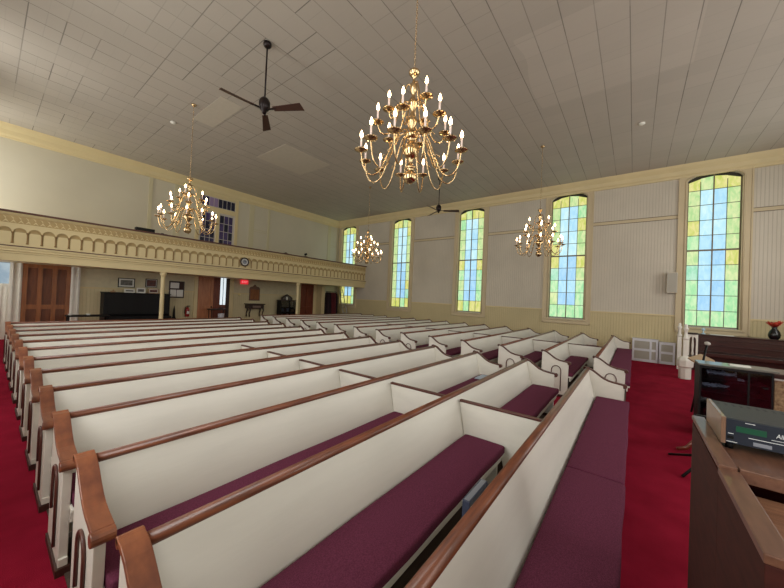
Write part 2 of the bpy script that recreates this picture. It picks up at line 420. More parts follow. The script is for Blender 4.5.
# front wall (behind the camera), three bright windows added to light the pew fronts
b = MB()
FW = [(1.2, 3.2), (5.5, 7.8), (10.1, 12.1)]
xs = [WL-.2] + [v for w in FW for v in w] + [WX+.2]
for i in range(0, len(xs), 2): b.box(xs[i], xs[i+1], WF-.22, WF, 0, CZ)
for a, c in FW: b.box(a, c, WF-.22, WF, 0, 1.6); b.box(a, c, WF-.22, WF, 5.9, CZ)
struct(b.build('wall_front', M['beadB']))
for i, (a, c) in enumerate(FW):
    b = MB(); b.box(a, a+.08, WF-.1, WF+.03, 1.6, 5.9); b.box(c-.08, c, WF-.1, WF+.03, 1.6, 5.9); b.box(a, c, WF-.1, WF+.03, 1.6, 1.68); b.box(a, c, WF-.1, WF+.03, 5.82, 5.9)
    w = struct(b.build('window_%d' % (11+i), M['trimc']))
    g = MB(); g.add([(a, WF-.12, 1.6), (c, WF-.12, 1.6), (c, WF-.12, 5.9), (a, WF-.12, 5.9)], [(3,2,1,0)]); g.build('glass', gmat('added_daylight_%d' % i, (244,243,240), (238,238,234), 5.6), w, fix=False)

# back wall: lower part behind the gallery's underside, upper part with panels and centre door
b = MB()
b.use(M['lowB']); b.box(WL-.2, WX+.2, WY, WY+.2, 0, 1.74)
lowup = mat('lower_upper_paint', (200,190,158), .6, noise=.08)
b.use(lowup); b.box(WL-.2, WX+.2, WY, WY+.2, 1.74, 2.62)
b.use(M['plasterB']); b.box(WL-.2, WX+.2, WY, WY+.2, 2.62, CZ)
struct(b.build('wall_back'))
b = MB()
b.box(WL, .5, WY-.03, WY, 1.70, 1.76); b.box(2.1, 5.85, WY-.03, WY, 1.70, 1.76); b.box(7.55, 11.4, WY-.03, WY, 1.70, 1.76); b.box(12.7, WX, WY-.03, WY, 1.70, 1.76)
struct(b.build('trim_8', M['cream']))
# upper panel stiles of the gallery wall
b = MB()
for a, c in ((8.20,8.44),(9.22,9.34),(13.42,13.66),(14.22,WX),(4.86,5.10),(3.96,4.08),(-.36,-.12),(WL,-.92)):
    b.box(a, c, WY-.03, WY, 2.7, 6.34)
for a, c in ((8.44,9.22),(13.66,14.22),(4.08,4.86),(-.92,-.36)):
    b.box(a, c, WY-.02, WY, 5.075, 5.105); b.box(a, c, WY-.02, WY, 4.975, 5.0)
struct(b.build('trim_9', mat('stile_paint', (192,184,152), .55)))
# window over the gallery door
b = MB()
b.box(5.72, 5.86, WY-.05, WY, 2.7, 6.34); b.box(7.46, 7.60, WY-.05, WY, 2.7, 6.34); b.box(5.86, 7.46, WY-.05, WY, 6.2, 6.34); b.box(5.86, 7.46, WY-.05, WY, 5.52, 5.74)
b.box(6.58, 6.72, WY-.05, WY, 2.7, 5.52)
ud = struct(b.build('door_4', M['cream']))
p = MB()
for i in range(8):
    x0 = 5.88+i*.1965
    p.use(M['navy'] if i > 3 else (M['lilac'] if i in (2,3) else M['purple'])); p.box(x0, x0+.17, WY-.02, WY-.005, 5.77, 6.17)
for xa in (5.93, 6.76):
    for c in range(3):
        for rr in range(7):
            x0 = xa+c*.205; z0 = 2.75+rr*.385
            p.use(M['purple'] if (c+rr) % 3 else M['navy']); p.box(x0, x0+.18, WY-.02, WY-.005, z0, z0+.36)
p.build('glazing', None, ud)
m_ = MB()
m_.box(5.86, 7.46, WY-.015, WY-.003, 5.74, 6.2); m_.box(5.86, 6.58, WY-.015, WY-.003, 2.7, 5.52); m_.box(6.72, 7.46, WY-.015, WY-.003, 2.7, 5.52)
m_.build('muntins', mat('muntin_paint', (190,184,176), .5), ud)

# lower doors on the back wall
def panel_door(n, x0, x1, z1, m, case=True, leaf=True):
    c = MB()
    for a, q in ((x0-.24, x0), (x1, x1+.24)):
        c.box(a, q, WY-.05, WY, 0, z1+.2); c.box(a+.03, a+.07, WY-.075, WY-.05, 0, z1+.18); c.box(q-.07, q-.03, WY-.075, WY-.05, 0, z1+.18)
    c.box(x0-.24, x1+.24, WY-.05, WY, z1, z1+.2)
    d = struct(c.build('door_%d' % n, M['white'] if n == 1 else M['cream'], bevel=.006))
    return d
def leafs(parent, x0, x1, z1, m, cols=2):
    l = MB(); y = WY
    pm = MB(); pm.box(x0, x1, y-.012, y-.002, .02, z1); pm.build('door_panels', mat('door_panel_shaded_wood', (116,64,30), .5, rgb2=(94,50,24), nscale=4, stretch=(5,5,.6)) if m is M['oak'] else m, parent)  # oak panels coloured darker, standing in for shade in the recesses
    w = (x1-x0); st = .11
    xs_ = [x0+i*(w-st)/cols for i in range(cols+1)]
    for q in xs_: l.box(q, q+st, y-.045, y-.012, .02, z1)
    for a, c in ((.02,.22),(.95,1.10),(z1-.14,z1)): l.box(x0, x1, y-.044, y-.012, a, c)
    return l.build('door_leaf', m, parent)
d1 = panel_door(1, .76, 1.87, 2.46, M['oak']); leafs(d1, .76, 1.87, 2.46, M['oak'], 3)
d3 = panel_door(3, 11.52, 12.46, 2.46, M['reddoor']); leafs(d3, 11.52, 12.46, 2.46, M['reddoor'], 2)
c = MB(); c.box(5.80, 5.95, WY-.05, WY, 0, 2.62); c.box(7.36, 7.56, WY-.05, WY, 0, 2.62); c.box(5.95, 7.36, WY-.05, WY, 2.5, 2.62)
d2 = struct(c.build('door_2', M['cream'])); leafs(d2, 5.96, 6.62, 2.5, mat('centre_door_wood', (182,120,80), .35, rgb2=(156,96,62), nscale=4, stretch=(5,5,.6)), 1)
l = MB(); l.use(M['reddoor']).box(6.63, 6.93, WY-.03, WY-.002, 0, 2.5); l.use(M['dark']).box(7.2, 7.36, WY-.06, WY-.002, 0, 2.5); l.use(M['reddoor']).box(6.93, 7.2, WY-.03, WY-.002, 0, 1.15)
l.use(M['slit']).box(6.94, 7.05, WY-.028, WY-.002, 1.16, 2.5); l.use(M['slit']).box(7.08, 7.19, WY-.028, WY-.002, 1.16, 2.5); l.use(M['grey']).box(7.05, 7.08, WY-.03, WY-.002, 1.15, 2.5)
l.build('glazed_leaf', None, d2)
k_ = MB(); k_.lathe([(0,0),(.03,.01),(.035,.03),(.02,.05),(0,.055)], n=10); ko = k_.build('door_knob', M['black'], d2, loc=(6.55, WY-.04, 1.05)); ko.rotation_euler = (PI/2,0,0)
# white panelled recess at the left corner under the gallery
b = MB(); b.use(M['white']).box(-.5, .55, WY-.06, WY, 0, 1.72)
for i in range(9): b.box(-.45+i*.11, -.42+i*.11, WY-.075, WY-.06, .05, 1.68)
b.box(-.5, .55, WY-.09, WY, 1.70, 1.76); b.box(.49, .56, WY-.1, WY, 0, 2.6)
wl = struct(b.build('window_14', None))
g = MB(); g.add([(-.5, WY-.03, 1.76), (.49, WY-.03, 1.76), (.49, WY-.03, 2.5), (-.5, WY-.03, 2.5)], [(0,1,2,3)]); g.build('glowing_panel', G_['bluesheen'], wl, fix=False)  # glow added in place of the bluish reflection on the upper panel
g = MB(); g.box(-.5, .49, WY-.05, WY, 2.42, 2.5); g.box(.2, .23, WY-.05, WY-.02, 1.76, 2.45); g.build('panel_strips', M['grey'], wl)

# corner closet wing wall near the window wall
b = MB(); b.box(12.72, 12.98, WY-.5, WY, 0, 2.41); struct(b.build('wall_closet', M['cream']))

# ------------------------------------------------------------------ gallery (balcony)
gal = thing('gallery_balcony', 'cream choir gallery with a carved arcade front and dark rail, across the back wall', 'balcony', (0, BY, 0))
Y = 0
def G(b, n, m, **k): return b.build(n, m, gal, **k)
bk = MB()
bk.box(WL, WX, .045, .12, 2.6, 3.66)
G(bk, 'front_panel', M['galgold'])
fl = MB(); fl.box(WL, WX, .10, WY-BY, 2.44, 2.62); G(fl, 'gallery_floor', M['cream'])
bm_ = MB(); bm_.box(WL, WX, .03, .30, 2.395, 2.60); G(bm_, 'beam', M['cream'], bevel=.008)
mo = MB(); mo.prism([(.12,2.60),(.0,2.60),(-.0,2.635),(-.03,2.66),(-.03,2.70),(-.055,2.73),(-.055,2.775),(.12,2.775)], 'x', WL, WX); G(mo, 'lower_molding', M['cream'])
rd = MB(); rd.box(WL, WX, -.075, .06, 2.775, 2.80); G(rd, 'ledge', M['galwood'])
tr = MB(); tr.box(WL, WX, -.10, .22, 3.675, 3.725); G(tr, 'handrail', M['galwood'], bevel=.01)
um = MB(); um.prism([(.12,3.60),(.02,3.60),(-.02,3.63),(-.05,3.675),(.12,3.675)], 'x', WL, WX); um.box(WL, WX, .0, .045, 3.36, 3.40); um.box(WL, WX, .005, .045, 2.80, 2.86); G(um, 'molding', M['cream'])
# frieze of small pointed leaves
P_ = .2655; nb = int((WX-WL)/P_)
X0 = .42 - 6*P_
fz = MB()
fz.box(WL, WX, .03, .045, 3.40, 3.60)
n2 = int((WX-WL)/(P_/2))
for i in range(n2):
    x = WL+i*P_/2
    fz.prism([(x+.01,3.41),(x+P_/4,3.50),(x+P_/2-.01,3.41),(x+P_/4,3.45)], 'y', .008, .03)
    fz.prism([(x+.01,3.59),(x+P_/4,3.50),(x+P_/4,3.545)], 'y', .012, .03)
G(fz, 'leaf_frieze', M['cream'])
fr2 = MB(); fr2.box(WL, WX, .026, .0305, 3.40, 3.60); G(fr2, 'frieze_ground', M['galgold'])
# arcade: plate with round arches, thin colonnettes
ar = MB(); cl = MB(); rings = MB()
i = 0; x = X0; CXS = []
while x < WX:
    xa, xb = x, min(x+P_, WX)
    if xb > WL:
        cx = x+P_/2; R = P_/2-.012
        pts = [(cx+R*math.cos(PI-PI*j/10), 3.175+R*.95*math.sin(PI*j/10)) for j in range(11)]
        xa = max(xa, WL)
        for (pa, za), (pb, zb) in zip(pts[:-1], pts[1:]):
            if pa < WL or pb > WX: continue
            ar.prism([(pa, za), (pb, zb), (pb, 3.36), (pa, 3.36)], 'y', .012, .045)
        # cream field behind each arch, slightly proud of the recess
        if xa+.03 < xb-.03: ar.box(xa+.035, xb-.012, .036, .045, 2.86, 3.17)
        rr_ = [(q0, .010, z0) for q0, z0 in [(cx+(R-.028)*math.cos(PI-PI*j/10), 3.165+(R-.028)*.95*math.sin(PI*j/10)) for j in range(11)] if WL < q0 < WX]
        if len(rr_) > 3: rings.tube(rr_, .006, 5)
    if WL < x < WX:
        ar.box(x-.012, x+.012, .012, .045, 3.17, 3.36); CXS.append(x)
    x += P_
G(ar, 'arcade', M['cream']); G(rings, 'arch_ribs', M['galgold']); cl.tube([(0, .012, 2.865), (0, .012, 2.89), (0, .012, 2.90), (0, .012, 3.13), (0, .012, 3.14), (0, .012, 3.175)], [.024,.022,.013,.013,.022,.026], 8)
cl0 = G(cl, 'colonnette', mat('colonnette_paint', (150,120,78), .5, noise=.1))
for j, x in enumerate(CXS):
    o = cl0 if j == 0 else cl0.copy()
    if j: COL.objects.link(o)
    o.location = (x, 0, 0)
# columns
def column(x, label):
    c = thing('support_column', label, 'column', (x, BY+.15, 0), group='gallery columns')
    s = MB(); s.lathe([(.10,0),(.10,.12),(.075,.15),(.068,.2),(.062,2.2),(.062,2.22),(.075,2.24)], n=16); s.build('shaft', M['cream'], c)
    s = MB(); s.lathe([(.07,2.24),(.09,2.28),(.10,2.32),(.11,2.36),(.11,2.395)], n=16); s.build('capital', M['cream'], c)
column(3.90, 'slender cream column under the gallery beside the black upright piano')
column(9.60, 'slender cream column under the gallery beside the dark bookcase')
# clock on the gallery front
c = thing('wall_clock', 'round dark-rimmed clock hung on the middle of the gallery front', 'clock', (6.73, BY-.03, 3.095))
def disc(b, r, y0, y1, n=28):
    b.prism([(r*math.cos(2*PI*j/n), r*math.sin(2*PI*j/n)) for j in range(n)], 'y', y0, y1)
q = MB(); q.tube([(.165*math.cos(2*PI*j/28), -.02, .165*math.sin(2*PI*j/28)) for j in range(28)], .028, 8, closed=True); q.build('rim', M['dark'], c)
q = MB(); disc(q, .165, -.02, .03); q.build('dial', mat('clock_dial', (196,198,196), .4), c)
q = MB(); disc(q, .09, -.026, -.02); q.build('inner_dial', M['grey'], c)
q = MB(); q.box(-.006,.006,-.032,-.026,0,.11); q.prism([(0,-.006),(.075,.03),(.07,.042),(0,.008)], 'y', -.034, -.028); q.build('hands', M['black'], c)
# things on the gallery rail
o = MB(); o.box(-.26,.26,-.1,.1,0,.12); o.box(-.24,.24,-.11,-.1,.02,.10); tag(o.build('equipment_box', M['black'], loc=(3.26*(BY+.14)/BY, BY+.12, 3.726), bevel=.008), 'flat black equipment box lying on the gallery rail above the piano', 'box')
o = MB(); o.box(-.16,.16,-.05,.05,0,.03); o.box(-.02,.06,-.03,.03,.03,.05); tag(o.build('hymn_book', M['dark'], loc=(3.78, BY+.12, 3.726)), 'small dark book lying on the gallery rail beside the black box', 'book')
c = thing('spotlight', 'small black clamp light standing on the gallery rail near the far end', 'lamp', (9.90, BY+.06, 3.726))
q = MB(); q.box(-.09,.09,-.05,.05,0,.03); q.tube([(0,0,.03),(0,0,.09)], .012, 8); q.build('base', M['black'], c)
q = MB(); q.lathe([(.03,-.06),(.05,-.05),(.055,.05),(.06,.06),(.0,.055)], n=14); hd = q.build('lamp_head', M['black'], c, loc=(0,0,.13)); hd.rotation_euler = (1.3,0,.4)
o = MB(); o.box(-.14,.10,-.04,.04,0,.03); o.prism([(-.1,.03),(.05,.03),(.0,.07),(-.06,.065)], 'y', -.03, .03); tag(o.build('folded_cloth', M['dark'], loc=(8.78, BY+.06, 3.726), bevel=.006), 'dark folded cloth lying on the gallery rail left of the clamp light', 'cloth')

# ------------------------------------------------------------------ pews
RZ = .8835
SC = [(.055,.878),(.015,.872),(-.035,.852),(-.085,.818),(-.135,.780),(-.19,.746),(-.25,.722),(-.31,.710),(-.37,.703),(-.43,.697)]   # curve of the end panel top
def end_panel(side, L, wide=.045, capw=.075):
    # side -1: end at x=0 (outer face -x), +1: end at x=L
    xo = 0 if side < 0 else L; xi = xo - side*wide
    poly = SC + [(-.43,.60),(-.425,.05),(.04,.05),(.06,.5)]
    b = MB(); b.prism(poly, 'x', xi, xo)
    b.box(xi, xo, -.47+.03, -.40, .05, .10)
    return b, xo, xi
def cap_mesh(side, L, capw):
    xo = (0 if side < 0 else L) + side*.012; xi = xo - side*capw
    b = MB(); t = .022
    n = len(SC)
    up = []
    for i, (y, z) in enumerate(SC):
        a = Vector(SC[max(i-1,0)]); c = Vector(SC[min(i+1,n-1)]); d = (c-a).normalized(); nn = Vector((d.y, -d.x))   # normal
        if nn.y < 0: nn = -nn
        up.append((y+nn.x*t, z+nn.y*t))
    poly = [(SC[0][0]+.02, SC[0][1])] + SC[1:] + up[::-1][:-1] + [(SC[0][0]+.02, SC[0][1]+t)]
    b.prism(poly, 'x', xi, xo)
    # scroll at the front end and small roll at the back end
    cy, cz = -.445, .688
    b.prism([(cy+.032*math.cos(2*PI*j/14), cz+.032*math.sin(2*PI*j/14)) for j in range(14)], 'x', xi-side*.0, xo+side*.006, smooth=False)
    cy, cz = .060, .880
    b.prism([(cy+.020*math.cos(2*PI*j/12), cz+.022*math.sin(2*PI*j/12)) for j in range(12)], 'x', xi, xo)
    return b
def make_pew(L, divx, capl, capr, name='church_pew'):
    root = thing(name, '', 'pew')
    bp_ = MB(); bp_.prism([(.010,.862),(.036,.862),(-.072,.40),(-.072,.06),(-.098,.06),(-.098,.40)], 'x', .03, L-.03)
    bp_.build('backrest', M['pew'], root)
    rl = MB(); rl.prism([(.026+.032*math.cos(2*PI*j/16), .864+.025*math.sin(2*PI*j/16)) for j in range(16)], 'x', .05, L-.03); o_ = rl.build('top_rail', M['wood'], root)
    for p_ in o_.data.polygons: p_.use_smooth = len(p_.vertices) == 4
    st = MB(); st.box(.04, L-.04, -.50, -.09, .395, .42); st.build('seat', M['pew'], root, bevel=.006)
    ap = MB(); ap.box(.04, L-.04, -.47, -.45, .33, .395)
    ap.build('seat_apron', M['pew'], root)
    for side, cw in ((-1, capl), (1, capr)):
        b, xo, xi = end_panel(side, L); e = b.build('end_panel', M['pew'], root, bevel=.004)
        cap_mesh(side, L, cw).build('armrest', M['capwood'] if cw > .06 else M['molding'], e, bevel=.004)
        xm = xo + side*.008; yc = -.215; w = .085
        pts = [(xm, yc-w, .12)] + [(xm, yc+w*math.cos(PI-PI*j/10), .52+w*1.1*math.sin(PI*j/10)) for j in range(11)] + [(xm, yc+w, .30)]
        ab = MB(); ab.tube(pts, .009, 6); ab.build('arch_molding', M['molding'], e)
        pl = MB(); pl.box(xo+side*.012, xi-side*.012, -.455, .03, 0, .05); pl.build('plinth', M['plinth'], e)
    if divx:
        dv = MB(); dv.prism([(-.03,.792),(-.885,.792),(-.885,.42),(-.87,.012),(-.80,.012),(-.80,.25),(-.50,.25),(-.46,.40),(-.10,.40)], 'x', divx-.013, divx+.013); d = dv.build('divider', M['pew'], root)
        dc = MB(); dc.box(divx-.022, divx+.022, -.885, -.025, .792, .814); dc.build('divider_cap', M['molding'], d, bevel=.005)
        ds = MB(); ds.box(divx-.02, divx+.02, -.43, -.10, .01, .40); ds.build('support', M['pew'], root)
    return root
def cushion_mesh(L):
    b = MB(); ts = [0,.004/L,.012/L,.03/L]+[j/38 for j in range(1,38)]+[1-.03/L,1-.012/L,1-.004/L,1]; n = len(ts)-1; prof = [(-.500,.003),(-.507,.012),(-.507,.058),(-.500,.068),(-.485,.071),(-.3,.073),(-.13,.071),(-.112,.066),(-.105,.055),(-.105,.012),(-.112,.003)]
    vs = []; fs = []; m = len(prof)
    for i in range(n+1):
        t = ts[i]; e = min(t, 1-t)*L; k = 1-.12*max(0, 1-e/.012)**2
        wob = .003*math.sin(t*L*4.1)+.002*math.sin(t*L*9.3+1)
        for y, z in prof:
            yy = -.31+(y+.31)*k + (wob if y < -.4 else 0); zz = .035+(z-.035)*k+(.002*math.sin(t*L*5+2) if z > .06 else 0)
            vs.append((t*L, yy, zz))
    for i in range(n):
        for j in range(m): fs.append((i*m+j, i*m+(j+1)%m, (i+1)*m+(j+1)%m, (i+1)*m+j))
    fs += [tuple(range(m))[::-1], tuple(n*m+j for j in range(m))]
    b.add(vs, fs, True); return b
ORD = ['front','second','third','fourth','fifth','sixth','seventh','eighth','ninth','tenth','eleventh','twelfth','thirteenth','fourteenth']
XL1, XR1, XL2, XR2 = .347, 5.79, 7.14, 13.20
PY0, PP = .525, .909
GN, GF = 'pews of the near block', 'pews of the far block by the windows'
def rowlabel(i, n, blk):
    w = 'frontmost' if i == 0 else ('rearmost' if i == n-1 else ORD[i]+' row')
    return w
DX1 = 3.075-XL1; DX2 = 9.83-XL2
def place_cushion(proto, first, x, y, z, label, group):
    o = proto if first else proto.copy()
    if not first: COL.objects.link(o)
    o.location = (x, y, z); tag(o, label, 'cushion', group); return o
def build_block(XA, XB, div, n, blk, grp, capl, capr, cush):
    L = XB-XA
    p0 = make_pew(L, None, capl, capr); pd = make_pew(L, div, capl, capr)
    usedp = False
    ca = cushion_mesh(div-.08).build('seat_cushion', M['cushion']); cb = cushion_mesh(L-div-.10).build('seat_cushion', M['cushion'])
    for i in range(n):
        y = PY0+PP*i
        if i == 0: o = p0
        elif i >= (7 if blk == 'near' else 9): o = copy_tree(p0)
        else:
            o = pd if not usedp else copy_tree(pd)
            usedp = True
        o.location = (XA, y, 0)
        lab = {'near': 'long white pew with brown rail, %s in the near block', 'far': 'white pew with scrolled brown arms, %s in the far block'}[blk]
        w = 'frontmost' if i == 0 else ('rearmost' if i == n-1 else ORD[i]+' from the front')
        tag(o, lab % w, 'pew', grp)
        if i in cush:
            if i == 0 and blk == 'near':   # two pieces meeting off centre on the front pew
                s1 = cushion_mesh(2.64).build('seat_cushion', M['cushion']); s1.location = (XA+.05, y, .42); tag(s1, 'burgundy cushion on the nearest half of the frontmost near pew', 'cushion', 'pew cushions')
                s2 = cushion_mesh(L-2.62-.15).build('seat_cushion', M['cushion']); s2.location = (XA+2.70, y, .42); tag(s2, 'burgundy cushion on the far half of the frontmost near pew, beside the centre aisle', 'cushion', 'pew cushions')
                continue
            side = {'near': ('left aisle', 'centre aisle'), 'far': ('centre aisle', 'window side')}[blk]
            if i == 0:
                s1 = cushion_mesh(L-.12).build('seat_cushion', M['cushion']); s1.location = (XA+.06, y, .42); tag(s1, 'one long burgundy cushion along the frontmost pew of the far block', 'cushion', 'pew cushions'); continue
            if i in cush[i] if isinstance(cush, dict) and False else True:
                which = cush[i]
                if 'a' in which: place_cushion(ca, not ca.get('used'), XA+.05, y, .42, 'burgundy cushion, %s half of the pew %s in the %s block' % (side[0], w, blk), 'pew cushions'); ca['used'] = 1
                if 'b' in which: place_cushion(cb, not cb.get('used'), XA+div+.03, y, .42, 'burgundy cushion, %s half of the pew %s in the %s block' % (side[1], w, blk), 'pew cushions'); cb['used'] = 1
build_block(XL1, XR1, DX1, 13, 'near', GN, .085, .055, {0:'ab',1:'ab',2:'ab',3:'ab',4:'ab',5:'b'})
build_block(XL2, XR2, DX2, 14, 'far', GF, .05, .05, {0:'ab',1:'ab',2:'ab',3:'ab',4:'ab',5:'ab',6:'a'})
for o in list(COL.objects):
    if 'used' in o: del o['used']
for j, (a, c_) in enumerate(((XL1+.03, XR1-.03), (XL2+.03, XR2-.03))):
    b = MB(); b.box(a, c_, PY0-.44, PY0+PP*(12+j)+.2, 0, .010); struct(b.build('trim_%d' % (12+j), mat('pew_floor_boards_%d' % j, (86,70,60), .6, rgb2=(66,52,45), nscale=4, stretch=(1,8,1))))
# hymnal in a rack behind the front pew; papers on a seat
c = MB(); c.box(-.13,.13,-.018,.018,0,.17); c.use(0) if False else None
hb = thing('hymnal', 'dark blue hymnal standing in the rack behind the frontmost near pew', 'book', (1.74, .682, .612))
q = MB(); q.box(-.13,.13,-.022,.022,0,.16); q.build('cover', M['bluecloth'], hb, bevel=.004)
q = MB(); q.box(-.124,.124,-.014,.014,.158,.161); q.build('pages', M['grey'], hb)
rk = MB(); rk.box(1.5,2.0,.52,.715,.598,.611); rk.box(1.5,2.0,.706,.715,.611,.65); rk.box(1.5,1.51,.52,.706,.611,.65); rk.box(1.99,2.0,.52,.706,.611,.65)
tag(rk.build('hymnal_rack', M['pew']), 'narrow white book rack on the back of the frontmost near pew', 'rack')
o = MB(); o.box(-.17,.17,-.13,.13,0,.012); o.box(-.12,.15,-.1,.12,.012,.02)
tag(o.build('service_bulletins', M['palebluepaper'], loc=(5.45, PY0+PP*2-.3, .495)), 'pale blue papers lying on the cushion of the third near pew', 'papers')

# ------------------------------------------------------------------ chandeliers
def make_chandelier():
    root = thing('chandelier', '', 'chandelier', (0,0,CZ))
    z = lambda v: v-CZ
    q = MB(); q.lathe([(0,z(CZ)-.001),(.06,z(CZ)-.001),(.055,z(CZ)-.03),(.02,z(CZ)-.06),(0,z(CZ)-.065)], n=16); q.build('canopy', M['brass'], root)
    q = MB(); zz = 6.69; k = 0
    while zz > 4.80:
        pts = []
        for j in range(8):
            a = 2*PI*j/8; dx, dz = .011*math.cos(a), .021*math.sin(a)
            pts.append((dx, 0, z(zz)-.02+dz) if k % 2 else (0, dx, z(zz)-.02+dz))
        q.tube(pts, .0032, 4, closed=True); zz -= .034; k += 1
    q.build('chain', M['brass'], root)
    body = [(0,3.305),(.03,3.31),(.07,3.335),(.092,3.385),(.085,3.43),(.05,3.465),(.03,3.48),(.055,3.50),(.06,3.52),(.03,3.55),(.022,3.60),(.05,3.64),(.085,3.70),(.09,3.76),(.06,3.82),(.03,3.86),(.045,3.89),(.075,3.92),(.075,3.95),(.035,3.98),(.025,4.02),(.05,4.07),(.06,4.13),(.035,4.19),(.022,4.24),(.045,4.30),(.06,4.33),(.06,4.37),(.028,4.40),(.02,4.46),(.038,4.50),(.045,4.55),(.045,4.59),(.02,4.62),(.016,4.68),(.04,4.705),(.062,4.735),(.066,4.76),(.045,4.785),(.015,4.80),(0,4.81)]
    q = MB(); q.lathe([(r_*(1.0 if v < 3.47 else 1.12), z(v)) for r_, v in body], n=20); q.build('stem', M['brass'], root)
    def spl(P, n=5):
        out = []
        Q = [P[0]]+P+[P[-1]]
        for i in range(1, len(Q)-2):
            for t in range(n):
                t /= n; a, b_, c_, d_ = Q[i-1], Q[i], Q[i+1], Q[i+2]
                out.append(tuple(.5*((2*b_[k])+(-a[k]+c_[k])*t+(2*a[k]-5*b_[k]+4*c_[k]-d_[k])*t*t+(-a[k]+3*b_[k]-3*c_[k]+d_[k])*t**3) for k in (0,1)))
        out.append(P[-1]); return out
    tiers = [(12, 8, [(.05,3.93),(.13,3.97),(.22,3.87),(.31,3.64),(.40,3.43),(.51,3.37),(.60,3.46),(.64,3.655)]),
             (6, 10, [(.04,4.32),(.10,4.36),(.17,4.24),(.24,4.02),(.31,3.91),(.40,3.91),(.45,4.02)]),
             (3, 115, [(.03,4.57),(.08,4.59),(.14,4.44),(.20,4.24),(.27,4.15),(.31,4.26)])]
    for n_, ph, P in tiers:
        sp_ = spl(P); R, zt = P[-1]
        am = MB(); am.tube([(a, 0, z(v)) for a, v in sp_], .0098, 7)
        sc = [(P[3][0]+.03+.035*math.cos(t), P[3][1]-.03+.035*math.sin(t)) for t in [i*.7 for i in range(8)]]
        am.tube([(a, 0, z(v)) for a, v in sc], .006, 5)
        pan = MB(); pan.lathe([(.012,z(zt)-.02),(.03,z(zt)-.012),(.078,z(zt)+.006),(.083,z(zt)+.014),(.05,z(zt)+.006),(.02,z(zt)+.02),(.02,z(zt)+.035),(.0,z(zt)+.036)], cx=R, n=14)
        cd = MB(); cd.tube([(R,0,z(zt)+.03),(R,0,z(zt)+.165)], .0125, 8)
        bl = MB(); bl.lathe([(0,z(zt)+.165),(.012,z(zt)+.168),(.021,z(zt)+.19),(.018,z(zt)+.215),(.007,z(zt)+.245),(0,z(zt)+.262)], cx=R, n=8)
        proto = None
        for i in range(n_):
            a = math.radians(ph+360*i/n_)
            if proto is None:
                proto = am.build('arm', M['brass'], root); pan.build('drip_pan', M['brass'], proto); cd.build('candle_sleeve', M['wax'], proto); bl.build('bulb', M['bulb'], proto); o = proto
            else: o = copy_tree(proto, root)
            o.rotation_euler = (0,0,a)
    return root
ch = make_chandelier()
CH = [((3.285,2.325), 10, 'brass candle chandelier with three tiers, the large nearest one hanging over the near pews'),
      ((3.23,9.405), 0, 'brass candle chandelier hanging before the gallery above the near pews'),
      ((10.40,2.375), 8, 'brass candle chandelier hanging over the far pews, right in front of the second window'),
      ((10.355,9.47), 12, 'brass candle chandelier smallest in view, hanging beside the far end of the gallery')]
for i, ((x, y), rz, lab) in enumerate(CH):
    o = ch if i == 0 else copy_tree(ch)
    o.location = (x, y, CZ); o.rotation_euler = (0,0,math.radians(rz)); tag(o, lab, 'chandelier', 'brass chandeliers')

# ------------------------------------------------------------------ ceiling fans
def make_fan():
    root = thing('ceiling_fan', '', 'fan', (0,0,CZ))
    q = MB(); q.lathe([(0,-.001),(.075,-.001),(.08,-.05),(.06,-.085),(.02,-.10),(0,-.10)], n=16); q.build('canopy', M['fanmetal'], root)
    q = MB(); q.tube([(0,0,-.09),(0,0,-1.12)], .016, 8); q.build('rod', M['fanmetal'], root)
    q = MB(); q.lathe([(0,-1.08),(.04,-1.09),(.085,-1.13),(.105,-1.18),(.105,-1.28),(.08,-1.33),(.05,-1.36),(.03,-1.41),(0,-1.42)], n=20); q.build('motor', M['fanmetal'], root)
    pr = None
    for i in range(3):
        if pr is None:
            q = MB(); q.hexa([(.20,-.055,-1.320),(.80,-.085,-1.315),(.82,.075,-1.365),(.20,.05,-1.345)], [(.20,-.055,-1.312),(.80,-.085,-1.307),(.82,.075,-1.357),(.20,.05,-1.337)])
            pr = q.build('blade', M['fanwood'], root)
            a = MB(); a.box(.06,.26,-.018,.018,-1.335,-1.315); a.build('blade_arm', M['fanmetal'], pr)
            o = pr
        else: o = copy_tree(pr, root)
        o.rotation_euler = (0,0,2*PI*i/3)
    return root
fan = make_fan()
fan.location = (3.23,5.852,CZ); az = math.atan2(-5.852,-3.23); fan.rotation_euler = (0,0,az+math.radians(175))
tag(fan, 'dark three-blade ceiling fan nearer the camera, on a long rod left of the large chandelier', 'fan', 'ceiling fans')
fan2 = copy_tree(fan); fan2.location = (11.02,6.3175,CZ); fan2.rotation_euler = (0,0,math.atan2(-6.3175,-11.02)+math.radians(90))
tag(fan2, 'dark three-blade ceiling fan far off, before the middle window', 'fan', 'ceiling fans')
for (x, y, lab) in ((10.44,-.035,'small white smoke detector on the ceiling near the window wall'), (3.23,10.92,'small white smoke detector on the ceiling between the left chandelier and the gallery')):
    q = MB(); q.lathe([(0,-.001),(.07,-.001),(.068,-.03),(.045,-.05),(0,-.052)], n=18); o = q.build('smoke_detector', M['white'], loc=(x,y,CZ)); tag(o, lab, 'smoke detector', 'smoke detectors')
# repaired ceiling areas
b = MB(); U = .95
b.box(5.88, 7.79, 9.22, 11.03, CZ-.006, CZ+.01)
struct(b.build('trim_10', M['patch']))
b = MB(); b.box(3.48, 4.05, 8.40, 10.2, CZ-.006, CZ+.01); struct(b.build('trim_11', M['patch']))

# ------------------------------------------------------------------ under the gallery
PYD = 14.95
def sc(X, Z): return at(X, Z, PYD)
